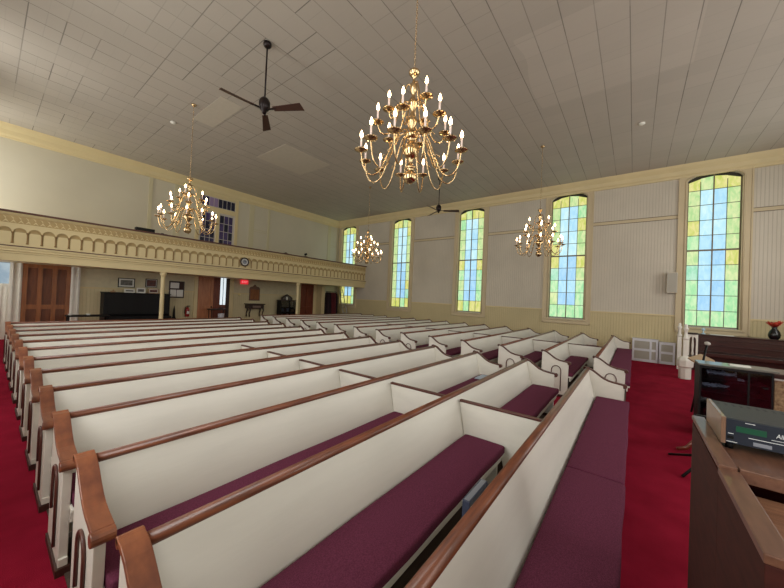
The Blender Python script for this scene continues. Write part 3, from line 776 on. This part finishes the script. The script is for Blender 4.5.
# piano
pl_, pt_ = at(2.80, 1.59, PYD); pr_, _ = at(4.95, 1.6, PYD)
pw = pr_-pl_
pn = thing('upright_piano', 'black upright piano against the back wall under the gallery', 'piano', (pl_, PYD, 0))
q = MB(); q.box(0,pw,.15,.70,.0,pt_-.03); q.box(0,.05,-.12,.15,0,.72); q.box(pw-.05,pw,-.12,.15,0,.72); q.build('case', M['black'], pn, bevel=.01)
q = MB(); q.box(-.02,pw+.02,.11,.72,pt_-.03,pt_); q.build('lid', M['black'], pn, bevel=.006)
q = MB(); q.box(.05,pw-.05,-.10,.15,.62,.70); q.prism([(.15,.70),(-.08,.70),(-.08,.73),(.12,.80),(.15,.80)], 'x', .05, pw-.05); q.build('keyboard_lid', M['black'], pn, bevel=.006)
q = MB(); q.box(.08,pw-.08,.13,.15,.85,pt_-.08); q.build('upper_panel', M['black'], pn)
q = MB(); q.box(.2,.5,.0,.12,.0,.03); q.box(pw/2-.1,pw/2-.06,.0,.14,.02,.05); q.box(pw/2+.02,pw/2+.06,.0,.14,.02,.05); q.build('pedal', M['brass'], pn)
def framed(name, X, Z0_, Z1_, w, Y, fm, pm, label, group=None, mat_w=.03, lean=0):
    c = thing(name, label, 'picture', (X, Y, Z0_), group=group); h = Z1_-Z0_
    q = MB(); t = .028
    q.box(-w/2,-w/2+t,-.012,.012,0,h); q.box(w/2-t,w/2,-.012,.012,0,h); q.box(-w/2+t,w/2-t,-.012,.012,0,t); q.box(-w/2+t,w/2-t,-.012,.012,h-t,h); q.build('frame', fm, c)
    q = MB(); q.box(-w/2+t,w/2-t,-.004,.008,t,h-t); q.build('mount', M['paper'], c)
    q = MB(); q.box(-w/2+t+mat_w,w/2-t-mat_w,-.006,-.003,t+mat_w,h-t-mat_w); q.build('print', pm, c)
    if lean: c.rotation_euler = (-lean,0,0)
    return c
framed('framed_picture', 3.41, 1.80, 2.16, .52, WY-.015, M['black'], M['photo'], 'black framed landscape print on the wall above the left end of the piano', mat_w=.05)
framed('framed_picture', 4.21, 1.84, 2.19, .40, WY-.015, M['dark'], M['photored'], 'dark red framed picture on the wall left of the column', mat_w=.015)
ys_ = PYD+.35
for X, w, h, pm, fm, lab in ((3.52,.34,.15,M['photo'],M['white'],'small pale framed photograph standing on the piano under the landscape print'),(3.88,.30,.21,M['photo'],M['white'],'white framed photograph standing on the middle of the piano'),(4.30,.36,.20,M['photored'],M['tan'],'reddish framed photograph standing on the right end of the piano')):
    xx, _ = at(X, 1.6, ys_); framed('standing_photo', xx, pt_, pt_+h*.95, w*.95, ys_, fm, pm, lab, 'photographs on the piano', mat_w=.02)
xx, _ = at(3.02,1.6,ys_); q = MB(); q.box(-.07,.07,-.05,.05,0,.05); q.tube([(0,0,.05),(.03,0,.09)], .02, 8); tag(q.build('ornament', M['tan'], loc=(xx, ys_, pt_), bevel=.005), 'tiny tan ornament on the left end of the piano top', 'ornament')
# guitar-like dark case next to the column
xg, _ = at(5.12, 1, 15.2)
q = MB(); q.lathe([(0,0),(.13,.02),(.15,.2),(.10,.38),(.12,.5),(.05,.65),(.035,.95),(0,1.15)], n=14); tag(q.build('instrument_case', M['black'], loc=(xg, 15.35, 0)), 'black instrument case standing beside the right end of the piano', 'case')
# bulletin board
c = thing('bulletin_board', 'dark framed bulletin board with white notices, right of the column', 'notice board', (5.12, WY-.02, 1.43))
q = MB(); q.box(-.29,.29,-.012,.018,0,.73); q.build('frame', M['dark'], c, bevel=.006)
q = MB(); q.box(-.25,.25,-.016,-.012,.04,.69); q.build('board', mat('board_felt', (58,38,34), .9), c)
for (x0,x1,z0,z1) in ((-.24,.08,.42,.66),(-.24,-.02,.06,.36),(.0,.24,.06,.36)):
    q = MB(); q.box(x0,x1,-.020,-.016,z0,z1); q.build('notice', M['paper'], c)
# extinguisher
c = thing('fire_extinguisher', 'red fire extinguisher hanging on the wall below the notice board', 'fire extinguisher', (5.55, WY-.09, .62))
q = MB(); q.lathe([(0,0),(.075,.005),(.08,.03),(.08,.32),(.06,.38),(.025,.41),(.02,.44),(0,.44)], n=16); q.build('cylinder', M['red'], c)
q = MB(); q.box(-.02,.10,-.012,.012,.44,.46); q.box(-.02,.10,-.012,.012,.475,.49); q.box(-.03,.03,-.02,.02,.42,.45); q.build('valve_handle', M['black'], c)
q = MB(); q.tube([(-.03,0,.44),(-.09,0,.40),(-.105,0,.28),(-.10,0,.12)], .012, 6); q.build('hose', M['black'], c)
q = MB(); q.box(-.05,.05,-.083,-.078,.12,.24); q.build('label_plate', M['paper'], c)
q = MB(); q.box(-.02,.02,.06,.089,.25,.35); q.build('bracket', M['metal'], c)
# exit sign
c = thing('exit_sign', 'small lit red EXIT sign on the back wall under the gallery', 'sign', (8.09, WY-.04, 2.215))
q = MB(); q.box(-.19,.19,-.02,.039,0,.21); q.build('housing', M['exit'], c, bevel=.005)
def text(s, size, m, parent, loc, rot, name='lettering', ext=.002, shear=0, sx=1):
    cu = bpy.data.curves.new(name, 'FONT'); cu.body = s; cu.size = size; cu.extrude = ext; cu.align_x = 'CENTER'; cu.align_y = 'CENTER'; cu.shear = shear
    t = bpy.data.objects.new(name+'_tmp', cu); COL.objects.link(t)
    dg = bpy.context.evaluated_depsgraph_get(); me = bpy.data.meshes.new_from_object(t.evaluated_get(dg)); bpy.data.objects.remove(t)
    o = bpy.data.objects.new(name, me); me.materials.clear(); me.materials.append(m); COL.objects.link(o); o.parent = parent; o.location = loc; o.rotation_euler = rot; o.scale = (sx,1,1); return o
text('EXIT', .15, M['exitletter'], c, (0,-.022,.105), (PI/2,0,0))
# thermostat
q = MB(); q.box(-.05,.05,-.025,0,0,.10); q.box(-.02,.02,-.03,-.025,.03,.07); tag(q.build('thermostat', M['brass'], loc=(7.86, WY-.001, 1.64), bevel=.004), 'small metal thermostat on the wall below the exit sign', 'thermostat')
# plaque
c = thing('memorial_plaque', 'brown wooden memorial board with a peaked top above the console table', 'plaque', (8.66, WY-.03, 1.39))
q = MB(); q.prism([(-.29,0),(.29,0),(.29,.62),(.24,.70),(.10,.74),(.0,.84),(-.10,.74),(-.24,.70),(-.29,.62)], 'y', -.01, .028); q.build('board', M['consoletrim'], c, bevel=.006)
q = MB(); q.box(-.23,.23,-.016,-.01,.06,.58); q.build('tablet', M['oak'], c)
q = MB()
for i in range(7): q.box(-.17,.17,-.019,-.016,.12+i*.065,.13+i*.065)
q.build('inscription', M['dark'], c)
# wall console, a console table whose legs stop above the floor
YT = 15.45
x0_, z1_ = at(8.30,1.23,YT); x1_, _ = at(9.20,1.2,YT); tw = x1_-x0_
c = thing('wall_console', 'small dark wall console with a drawer and curved bracket legs below the memorial board', 'shelf', (x0_, YT, 0))
q = MB(); q.box(0,tw,-.2,.31,z1_-.05,z1_); q.build('table_top', M['dark'], c, bevel=.008)
q = MB(); q.box(.05,tw-.05,-.15,.31,z1_-.25,z1_-.05); q.build('drawer_case', M['dark'], c, bevel=.006)
q = MB(); q.box(.22,.65,-.165,-.15,z1_-.21,z1_-.10); q.build('drawer', mat('light_drawer', (120,100,88), .4), c)
for sx in (.09, tw-.09):
    for sy in (-.12, .18):
        q = MB(); q.tube([(sx,sy,z1_-.2),(sx+.03,sy,z1_-.33),(sx-.01,sy+.02,z1_-.5),(sx+.02,sy+.05,.58)], [.045,.036,.028,.034], 8); q.build('leg', M['dark'], c)
# small dark table near the centre door with a white bin below
YS = 15.2
x0_, z1_ = at(6.48,.96,YS); x1_, _ = at(7.26,.96,YS)
c = thing('side_table', 'small dark side table standing before the centre door', 'table', ((x0_+x1_)/2, YS, 0)); w = (x1_-x0_)/2
q = MB(); q.box(-w,w,-.18,.18,z1_-.06,z1_); q.build('table_top', M['dark'], c, bevel=.008)
for sx in (-w+.06,w-.06):
    for sy in (-.14,.14): q = MB(); q.tube([(sx,sy,z1_-.06),(sx,sy,0)], [.022,.016], 8); q.build('leg', M['dark'], c)
q = MB(); q.box(-.12,.10,-.06,.06,0,.03); q.box(-.05,.09,-.05,.05,.03,.08); tag(q.build('book_stack', M['mahog'], loc=((x0_+x1_)/2+.12, YS, z1_), bevel=.003), 'reddish books lying on the dark side table by the centre door', 'books')
q = MB(); q.lathe([(0,0),(.11,.0),(.13,.78),(.135,.79),(.12,.79),(.10,.05),(0,.04)], n=18); tag(q.build('waste_bin', M['radwhite'], loc=(at(7.04,.5,YS-.35)[0], YS-.35, 0)), 'tall white bin standing before the side table by the centre door', 'bin')
# long dark table at far left
YB = 14.6
x0_, z1_ = at(1.80,.735,YB); x1_, _ = at(2.95,.735,YB)
c = thing('low_table', 'long low black table behind the rearmost pews, left of the piano', 'table', (x0_, YB, 0))
q = MB(); q.box(0,x1_-x0_,-.2,.25,z1_-.05,z1_); q.build('table_top', M['black'], c, bevel=.01)
for sx in (.05,x1_-x0_-.05):
    for sy in (-.15,.2): q = MB(); q.tube([(sx,sy,z1_-.05),(sx,sy,0)], .02, 8); q.build('leg', M['black'], c)
for dx, s_, lab in ((.04,.07,'small white bowl on the left end of the long black table'),(.46,.06,'small white bowl on the middle of the long black table')):
    q = MB(); q.lathe([(0,0),(s_*.6,0),(s_,.045),(s_*.9,.045),(s_*.5,.01),(0,.008)], n=16); tag(q.build('small_bowl', M['paper'], loc=(x0_+dx+.06, YB-.05, z1_)), lab, 'bowl', 'bowls on the black table')
# bookcase
YK = 15.35
x0_, z1_ = at(10.14,1.42,YK); x1_, _ = at(11.22,1.42,YK); w = x1_-x0_
c = thing('bookcase', 'dark glazed bookcase under the gallery, left of the column', 'bookcase', (x0_, YK, 0))
q = MB(); q.box(0,.04,-.18,.2,0,z1_); q.box(w-.04,w,-.18,.2,0,z1_); q.box(.04,w-.04,.17,.2,0,z1_); q.box(.04,w-.04,-.18,.17,0,.1); q.build('case', M['black'], c)
q = MB(); q.box(-.03,w+.03,-.21,.22,z1_,z1_+.04); q.build('top', M['dark'], c, bevel=.006)
for z_ in (.5,.8,1.1): q = MB(); q.box(.04,w-.04,-.16,.17,z_,z_+.025); q.build('shelf', M['dark'], c)
q = MB(); q.box(w/2-.02,w/2+.02,-.2,-.18,.1,z1_); q.build('mullion', M['black'], c)
q = MB(); q.box(.04,w-.04,-.178,-.174,.1,z1_); q.build('glass_pane', M['pane'], c)
rb = random.Random(3)
for z_, nm in ((.525,'middle'),(.825,'upper')):
    xk = .09
    for i in range(3):
        q = MB(); hh = rb.uniform(.12,.2); q.box(-.06,.06,-.06,.06,0,hh); q.prism([(-.06,hh),(.06,hh),(.02,hh+.03),(-.03,hh+.02)], 'y', -.05, .05)
        tag(q.build('shelf_box', [M['grey'],M['palebluepaper'],M['tanfig']][i], loc=(x0_+xk+.12+i*.32, YK-.02, z_), bevel=.004), '%s box on the %s shelf of the dark bookcase' % (['grey','pale blue','tan patterned'][i], nm), 'box', 'boxes in the bookcase')
# ornaments and mirror-like crest on the bookcase
c = thing('framed_mirror', 'arched dark framed mirror leaning on the bookcase top', 'mirror', (x0_+w*.52, YK+.1, z1_+.04))
q = MB(); q.prism([(-.36,0),(.36,0),(.36,.12),(.25,.20),(.1,.28),(0,.33),(-.1,.28),(-.25,.20),(-.36,.12)], 'y', 0, .03); q.build('frame', M['dark'], c, bevel=.006)
q = MB(); q.prism([(-.28,.03),(.28,.03),(.22,.14),(0,.25),(-.22,.14)], 'y', -.006, 0); q.build('glass', M['photo'], c)
q = MB(); q.lathe([(0,0),(.05,.01),(.035,.05),(.05,.12),(.03,.17),(0,.18)], n=12); tag(q.build('china_vase', M['paper'], loc=(x0_+.42, YK-.08, z1_+.04)), 'small white china vase on the bookcase top', 'vase')
# robes on a rail in the closet corner
YR = 15.25
xa, zr = at(13.50, 2.08, YR)
xa2, _ = at(14.42, 2.0, YR)
c = thing('clothes_rail', 'dark metal clothes rail in the corner closet carrying red robes', 'rail', (xa, YR, 0)); w = xa2-xa-.02
q = MB(); q.tube([(0,0,zr),(w,0,zr)], .016, 8); q.build('rail', M['blackmetal'], c)
for sx in (0.0,w): q = MB(); q.tube([(sx,0,0.02),(sx,0,zr)], .016, 8); q.tube([(sx,-.25,.02),(sx,.25,.02)], .018, 8); q.build('upright', M['blackmetal'], c)
nr = 6
for i in range(nr):
    x = .1+i*(w-.2)/(nr-1)
    q = MB(); prof = []
    n = 16
    rings_ = [(zr-.035,.015,.02),(zr-.07,.03,.10),(zr-.12,.05,.20),(zr-.5,.055,.22),(.55,.062,.26),(.42,.066,.27)]
    vs = []; fs = []
    for k_i, (zz, rx_, ry_) in enumerate(rings_):
        for j in range(n):
            a = 2*PI*j/n; fold = 1+(.12*math.cos(a*5+i) if k_i > 2 else 0)
            vs.append((rx_*fold*math.cos(a), ry_*fold*math.sin(a), zz))
    for k_i in range(len(rings_)-1):
        for j in range(n): fs.append((k_i*n+j, k_i*n+(j+1)%n, (k_i+1)*n+(j+1)%n, (k_i+1)*n+j))
    fs += [tuple(range(n)), tuple((len(rings_)-1)*n+j for j in range(n))]
    vs = [(a*.85, b_, c_) for a, b_, c_ in vs]
    q.add(vs, fs, True)
    colr = ['dark','dark','red','red','red','dark'][i]
    tag(q.build('choir_robe', M['robe'] if colr == 'red' else M['robedark'], loc=(xa+x, YR, 0)), ['leftmost dark robe hanging in the corner closet','dark robe hanging next to the leftmost one in the corner closet','red robe hanging leftmost of the three red ones in the corner closet','red robe hanging between two other red robes in the corner closet','red robe hanging rightmost of the three red ones in the corner closet','dark robe at the right end of the closet rail'][i], 'robe', 'robes in the corner closet')
# ladder leaning before the last window
YLd = 14.85
xl, zt_ = at(15.48, 2.30, YLd)
c = thing('step_ladder', 'grey ladder leaning before the last window under the gallery', 'ladder', (xl-.30, YLd, 0)); 
c.location = (13.72, 14.55, 0)
for sx in (0,.36):
    q = MB(); q.tube([(sx+ (.0),-.45,0),(sx*.75+.05,.30,2.25)], .022, 6); q.build('rail', M['metal'], c)
for i in range(7):
    t = (i+.6)/7.2; y_ = -.45+.75*t; z_ = 2.25*t; q = MB(); q.box(.05*t,.36-.04*t,y_-.03,y_+.03,z_-.012,z_+.012); q.build('rung', M['metal'], c)

# ------------------------------------------------------------------ right wall items
c = thing('wall_speaker', 'white box loudspeaker mounted on the window wall left of the nearest window', 'speaker', (WX-.02, -1.0, 2.42))
q = MB(); q.box(-.20,-.02,-.13,.15,0,.70); q.build('cabinet', mat('speaker_paint', (196,188,172), .5), c, bevel=.012)
q = MB(); q.box(-.212,-.20,-.11,.13,.03,.67); q.build('grille', M['screen'], c)
q = MB(); q.box(-.02,.019,-.05,.05,.25,.45); q.build('bracket', M['metal'], c)
# white radiator covers / screens leaning at the wall
def rad(y0, y1, h, label, cells, x=WX-.18):
    c = thing('radiator_cover', label, 'radiator cover', (x, y0, 0)); w = y1-y0
    q = MB(); t = .06
    ys = [0]+[v for v in cells]+[w]
    q.box(-.02,.02,0,w,0,.09); q.box(-.02,.02,0,w,h-.07,h); q.box(-.02,.02,0,w,h*.47,h*.47+.08)
    for v in ys[:-1]: q.box(-.021,.021,v,v+t,0,h)
    q.box(-.021,.021,w-t,w,0,h)
    q.box(.02,.13,0,.03,0,h); q.box(.02,.13,w-.03,w,0,h); q.box(-.03,.14,-.01,w+.01,h,h+.02)
    q.build('cover_frame', M['radwhite'], c, bevel=.004)
    q = MB(); q.box(-.006,.006,t,w-t,.09,h-.07); q.build('mesh_panel', M['screen'], c)
    return c
rad(-.69, .02, .78, 'white radiator cover with mesh panels standing at the window wall, the wider of the two', [.17])
rad(-1.13, -.71, .72, 'narrower white radiator cover beside the newel posts', [])
# newel posts and balustrade
def newel(x, y, h, r_, label, drum):
    c = thing('newel_post', label, 'post', (x, y, 0), group='white newel posts')
    q = MB(); q.box(-r_,r_,-r_,r_,.45 if drum else 0,h-.42); q.build('shaft', M['white'], c, bevel=.006)
    q = MB(); q.lathe([(r_*.9,h-.42),(r_*1.25,h-.40),(r_*1.25,h-.36),(r_*.8,h-.33),(r_*.7,h-.18),(r_*1.1,h-.14),(r_*1.2,h-.10),(r_*.7,h-.08),(r_*.9,h-.04),(r_*.6,h),(0,h+.01)], n=14); q.build('finial', M['white'], c)
    if drum:
        q = MB(); q.lathe([(.13,0),(.13,.30),(.17,.33),(.175,.50),(.15,.55),(.09,.60),(0,.60)], n=8); q.sm = [False]*len(q.f); q.build('pedestal', M['white'], c)
    return c
newel(11.7, -1.135, 1.47, .05, 'white turned newel post on a wide octagonal pedestal, nearer one', True)
newel(13.4, -1.155, 1.44, .05, 'slim white newel post standing at the window wall', False)
c = thing('communion_rail', 'short cream rail with arched openings beside the brown organ case', 'rail', (12.5, -1.36, 0))
q = MB(); q.box(-.05,.05,-.10,.12,1.17,1.22); q.box(-.05,.05,-.14,.12,.48,.56); q.build('rail', M['dark'], c, bevel=.006)
q = MB(); q.box(-.02,.02,.07,.11,.56,1.17); q.box(-.02,.02,-.11,-.07,.56,1.17)
for (ya, za), (yb, zb) in zip([(.07*math.cos(PI-PI*j/8), 1.02+.09*math.sin(PI*j/8)) for j in range(8)], [(.07*math.cos(PI-PI*(j+1)/8), 1.02+.09*math.sin(PI*(j+1)/8)) for j in range(8)]): q.prism([(ya,za),(yb,zb),(yb,1.17),(ya,1.17)], 'x', -.02, .02)
q.build('arched_frame', M['white'], c)
for yy in (.0,): q = MB(); q.lathe([(.018,.56),(.03,.62),(.018,.70),(.026,.85),(.016,1.05),(.026,1.12),(.02,1.17)], cx=0, cy=yy, n=10); q.build('baluster', M['white'], c)
q = MB(); q.box(-.04,.04,-.12,-.09,0,.48); q.box(-.04,.04,.09,.12,0,.48); q.build('leg', M['white'], c)
# brown upright organ/piano by the window wall
c = thing('spinet_piano', 'dark mahogany upright piano with ledges along the window wall at right', 'piano', (13.66, -4.9, 0))
q = MB(); q.box(0,.60,0,3.46,0,1.10); q.build('case', M['mahog'], c, bevel=.01)
q = MB(); q.box(-.03,.63,-.02,3.50,1.10,1.135); q.build('lid', M['mahog'], c, bevel=.008)
q = MB(); q.box(-.022,0,.05,3.40,.98,1.01); q.box(-.03,0,.05,3.40,.80,.83); q.box(-.022,0,.05,3.40,.62,.65); q.build('molding', M['mahog'], c, bevel=.004)
q = MB(); q.box(-.34,0,.15,3.30,.50,.60); q.build('key_shelf', M['mahog'], c, bevel=.01)
q = MB(); q.box(-.30,-.02,.35,3.10,.60,.615); q.build('keys', M['dark'], c)
for yy in (.2,3.2): q = MB(); q.tube([(-.28,yy,.50),(-.28,yy,0)], [.045,.03], 10); q.build('leg', M['mahog'], c)
o = MB(); o.box(-.1,.1,-.25,.25,0,.012); tag(o.build('sheet_music', M['paper'], loc=(13.85,-2.15,1.136)), 'white sheet music lying on the mahogany piano top', 'papers')
q = MB(); q.lathe([(0,0),(.05,.0),(.055,.015),(.02,.03),(.018,.09),(.045,.12),(.045,.17),(.0,.18)], n=14); tag(q.build('glass_goblet', mat('pale_glass', (190,220,235), .1), loc=(13.9,-1.75,1.136)), 'small pale blue glass standing on the left end of the mahogany piano', 'glass')
c = thing('flower_vase', 'black vase of red flowers standing on the mahogany piano', 'vase', (13.72, -3.17, 1.136))
q = MB(); q.lathe([(0,0),(.075,0),(.11,.05),(.125,.12),(.105,.21),(.06,.29),(.05,.32),(.065,.345),(.055,.345),(.04,.31),(0,.30)], n=22); q.build('vase', M['vase'], c)
rb = random.Random(5)
for i in range(9):
    a = 2*PI*i/9+rb.uniform(-.2,.2); t = rb.uniform(.35,.95); r0 = .04; r1 = .11+.06*t
    q = MB(); d = Vector((math.cos(a), math.sin(a), 0)); s_ = Vector((-math.sin(a), math.cos(a), 0))
    z0, z1 = .33, .33+.21*(1.15-t*.55)
    P0 = d*r0*.6; Pm = d*(r0+(r1-r0)*.5); P1 = d*r1
    vs = [P0+Vector((0,0,z0)), Pm-s_*.055+Vector((0,0,(z0+z1)/2+.02)), P1-s_*.02+Vector((0,0,z1)), P1+s_*.03+Vector((0,0,z1+.015)), Pm+s_*.055+Vector((0,0,(z0+z1)/2+.02))]
    vs2 = [v+Vector((0,0,-.008)) for v in vs]
    q.add(vs+vs2, [(0,1,2,3,4),(9,8,7,6,5)]+[(k,(k+1)%5,5+(k+1)%5,5+k) for k in range(5)], True); q.build('petal', M['petal'], c)
# low tan-topped case
c = thing('tan_table', 'small tan topped table with a slanting edge behind the leaning pole', 'table', (9.9, -1.2, 0))
q = MB(); q.tube([(-.55,-.03,.02),(-.55,-.03,.80)], .03, 10); q.lathe([(0,0),(.16,0),(.15,.03),(.03,.05),(0,.06)], cx=-.55, cy=-.03, n=16); q.build('pedestal', M['dark'], c)
q = MB(); q.hexa([(-.55,.25,.80),(-1.35,.20,.80),(-.57,-.16,.80),(.60,-.09,.80)][::-1], [(-.55,.25,.83),(-1.35,.20,.83),(-.57,-.16,.83),(.60,-.09,.83)][::-1]); q.build('top_board', M['tan'], c)
# leaning pole
c = thing('microphone_stand', 'thin black leaning stand topped by a pale grey foam head, beside the media rack', 'stand', (7.9,-.87,0))
q = MB(); q.tube([(0,0,0.01),(0,-.175,1.24)], .016, 8); q.build('pole', M['black'], c)
q = MB(); q.lathe([(0,-.028),(.028,-.024),(.044,-.004),(.044,.016),(.028,.034),(0,.04)], n=14); hd = q.build('foam_head', M['fur'], c, loc=(0,-.18,1.265)); hd.rotation_euler = (.2,0,0)
# media rack with smoked glass front
FX, Y1_, Y0_, ZT = 6.46, -.785, -1.50, 1.078
c = thing('media_rack', 'black rack cabinet with a smoked glass door and grey top', 'cabinet', (FX, Y0_, 0)); w = Y1_-Y0_
rt = mat('rack_top', (104,104,98), .35, coat=.3)
q = MB(); q.box(-.02,.40,-.045,w+.01,ZT-.025,ZT); q.build('top', rt, c, bevel=.004)
q = MB(); q.box(0,.44,0,.03,0,ZT-.03); q.box(0,.44,w-.03,w,0,ZT-.03); q.box(.42,.44,.03,w-.03,0,ZT-.03); q.box(0,.44,.03,w-.03,0,.06); q.build('case', M['black'], c)
for z_ in (.42,.66,.84): q = MB(); q.box(.04,.42,.03,w-.03,z_,z_+.015); q.build('shelf', M['blackmetal'], c)
q = MB(); q.box(-.012,0,0,.02,.02,ZT-.03); q.box(-.012,0,w-.02,w,.02,ZT-.03); q.box(-.012,0,.02,w-.02,ZT-.06,ZT-.03); q.box(-.012,0,.02,w-.02,.02,.05); q.box(-.012,0,.215,.235,.05,ZT-.06); q.build('door_frame', M['black'], c)
q = MB(); q.box(-.008,-.004,.02,w-.02,.05,ZT-.06); q.build('glass_door', M['pane'], c)
q = MB(); q.box(-.03,-.012,.05,.10,.83,.845); q.build('handle', M['black'], c)
gear = mat('grey_gear', (190,196,212), .4, noise=.25, nscale=30)
for (yy, zz, ww, hh, lab) in ((.47,.855,.15,.12,'grey box of cables on the upper shelf of the black rack, left side'),(.54,.675,.14,.11,'pale plastic wrapped gear on the middle shelf of the black rack'),(.34,.855,.09,.04,'flat grey device on the upper shelf of the black rack, right side')):
    k = thing('rack_device', lab, 'device', (FX+.06, Y0_+yy, zz), group='gear in the black rack')
    q = MB(); q.box(0,.2,-ww,ww,0,hh*.6); q.build('body', M['blackmetal'], k, bevel=.004)
    q = MB(); rr = random.Random(int(yy*100))
    for j in range(9):
        pts = [(rr.uniform(0,.15), -ww+2*ww*t/7, hh*.6+abs(math.sin(t*1.9+j))*hh*.5*rr.uniform(.4,1)) for t in range(8)]; q.tube(pts, .008, 5)
    q.build('cables', gear, k)
o = MB(); o.hexa([(-.08,-.1,0),(.08,-.12,0),(.1,.1,0),(-.06,.11,0)], [(-.07,-.09,.01),(.08,-.11,.012),(.1,.1,.01),(-.06,.1,.012)]); tag(o.build('folded_note', M['paper'], loc=(FX+.18,-1.22,ZT)), 'white paper lying on the grey top of the black rack', 'paper')
# tan cane fronted case with dark top at right edge
c = thing('cane_front_case', 'dark topped case with a tan patterned front at the right edge, beside the rack', 'cabinet', (6.93, -2.80, 0))
q = MB(); q.box(0,.55,0,1.18,0,.93); q.build('body', M['tanfig'], c)
q = MB(); q.box(-.05,.60,-.04,1.22,.93,1.0); q.build('top', M['mahog'], c, bevel=.015)
q = MB(); q.box(-.03,.58,-.02,1.20,.905,.93); q.build('pale_edge', M['paper'], c)
# tripod on the carpet behind the console
c = thing('folding_stand', 'black tripod stand with splayed legs on the carpet behind the organ console', 'stand', (5.02,-.70,0))
for (x, y) in ((5.37,-.40),(4.76,-.47),(5.0,-1.05)):
    q = MB(); q.tube([(x-5.02,y+.70,.015),(0,0,.22)], .014, 8); q.build('leg', M['black'], c)
q = MB(); q.tube([(0,0,.20),(0,0,.60)], .014, 8); q.build('pole', M['black'], c)
q = MB(); q.box(-.02,.02,-.12,.12,.58,.66); q.build('desk', M['black'], c)
c = thing('piano_stool', 'low brown stool with curved wooden legs behind the organ console', 'stool', (5.75,-.88,0))
for a in range(4):
    t = 1.83+a*PI/2; q = MB(); d = (math.cos(t), math.sin(t)); q.tube([(d[0]*.10,d[1]*.10,.32),(d[0]*.18,d[1]*.18,.20),(d[0]*.30,d[1]*.30,.05),(d[0]*.40,d[1]*.40,.018)], [.03,.03,.024,.018], 8); q.build('leg', mat('stool_wood', (112,48,32), .3, coat=.4), c)
q = MB(); q.lathe([(0,.30),(.12,.30),(.2,.34),(.22,.40),(.18,.43),(0,.44)], n=20); q.build('seat', M['dark'], c)

# ------------------------------------------------------------------ organ console with expander in the foreground
ZC = 1.31; KY = -.247
c = thing('organ_console', 'brown organ console in the near right corner carrying a small black device', 'organ', (0, KY, 0))
q = MB(); q.box(1.58,2.19,-.035,0,0,ZC-.03); q.box(1.09,1.58,-.035,0,0,ZC-.035); q.build('side_panel', M['console'], c, bevel=.002)
q = MB(); q.box(1.575,2.21,-.045,.001,ZC-.02,ZC); q.build('side_rim', M['consoletrim'], c, bevel=.003)
q = MB(); q.box(1.09,1.578,-.052,.002,ZC-.035,ZC-.012); q.build('arm_trim', M['consoletrim'], c, bevel=.003)
q = MB(); q.box(1.60,2.20,-1.5,-.05,ZC-.05,ZC-.022); q.build('top_board', M['consoletrim'], c)
q = MB(); q.box(1.575,1.605,-1.5,-.05,ZC-.045,ZC); q.build('front_ledge', M['consoletrim'], c, bevel=.003)
q = MB(); q.prism([(1.15,ZC-.12),(1.60,ZC-.085),(1.60,ZC-.11),(1.15,ZC-.145)], 'y', -1.5, -.05); q.build('roll_top', M['desk'], c)
q = MB(); q.box(1.09,1.13,-1.5,-.035,.75,ZC-.035); q.build('front_panel', M['consoletrim'], c, bevel=.003)
q = MB(); q.box(2.15,2.19,-1.5,-.035,0,ZC-.05); q.build('back_panel', M['console'], c)
q = MB(); q.box(1.13,2.15,-1.5,-1.46,0,ZC-.14); q.build('side_panel', M['console'], c)

DZ = 1.312; DT = .105
c = thing('organ_expander', 'small black electronic organ module with green display and wooden side cheeks', 'device', (1.835, -.290, DZ))
q = MB(); q.box(.004,.31,-.42,-.014,.008,DT-.003); q.build('top_cover', M['devtop'], c, bevel=.002)
q = MB(); q.box(-.004,.315,-.014,0,0,DT); q.build('side_cheek', M['silverwood'], c, bevel=.002)
q = MB(); q.box(-.004,.315,-.434,-.42,0,DT); q.build('side_cheek', M['silverwood'], c, bevel=.002)
q = MB(); q.box(0,.004,-.42,-.014,.006,DT-.006); q.build('front_panel', M['devfront'], c)
q = MB(); q.box(-.0015,0,-.122,-.042,.054,.076); q.build('display', M['lcd'], c)
q = MB()
for i in range(14):
    for j in range(2): q.box(.245+j*.022,.253+j*.022,-.035-i*.024,-.025-i*.024,DT-.0035,DT-.0025)
q.build('vent_slots', M['slot'], c)
q = MB()
q.box(-.001,0,-.092,-.066,.092,.094); q.box(-.001,0,-.036,-.020,.042,.044); q.box(-.001,0,-.40,-.076,.037,.039); q.box(-.001,0,-.046,-.016,.010,.012)
q.box(-.001,0,-.205,-.134,.0475,.0490); q.build('printed_lines', M['print'], c)
q = MB(); q.box(-.002,0,-.036,-.018,.022,.034); q.build('jack', M['black'], c)
q = MB(); q.box(-.002,0,-.136,-.088,.012,.026); q.build('button', M['grey'], c, bevel=.002)
text('Allen', .023, M['print'], c, (-.0015,-.163,.066), (PI/2,0,-PI/2), name='lettering', ext=.0005, shear=.15, sx=.75)
for y_ in (-.03,-.41):
    q = MB(); q.lathe([(0,-.022),(.012,-.022),(.012,.002),(0,.002)], n=10); 
    for x_ in (.03,.34): q2 = MB(); q2.v = [(a+x_, b2+y_, c2) for a, b2, c2 in q.v]; q2.f = q.f; q2.mi = q.mi; q2.sm = q.sm; q2.build('foot', M['black'], c)

# ------------------------------------------------------------------ light and view
w = bpy.data.worlds.new('world'); S.world = w; w.use_nodes = True
bg = w.node_tree.nodes['Background']; bg.inputs[0].default_value = (.75,.85,1,1); bg.inputs[1].default_value = .6
S.view_settings.view_transform = 'Standard'; S.view_settings.look = 'None'; S.view_settings.gamma = 1; S.view_settings.use_curve_mapping = False
S.view_settings.exposure = 0.0
S.cycles.use_denoising = True
S.cycles.max_bounces = 10; S.cycles.diffuse_bounces = 6
S.cycles.sample_clamp_indirect = 4
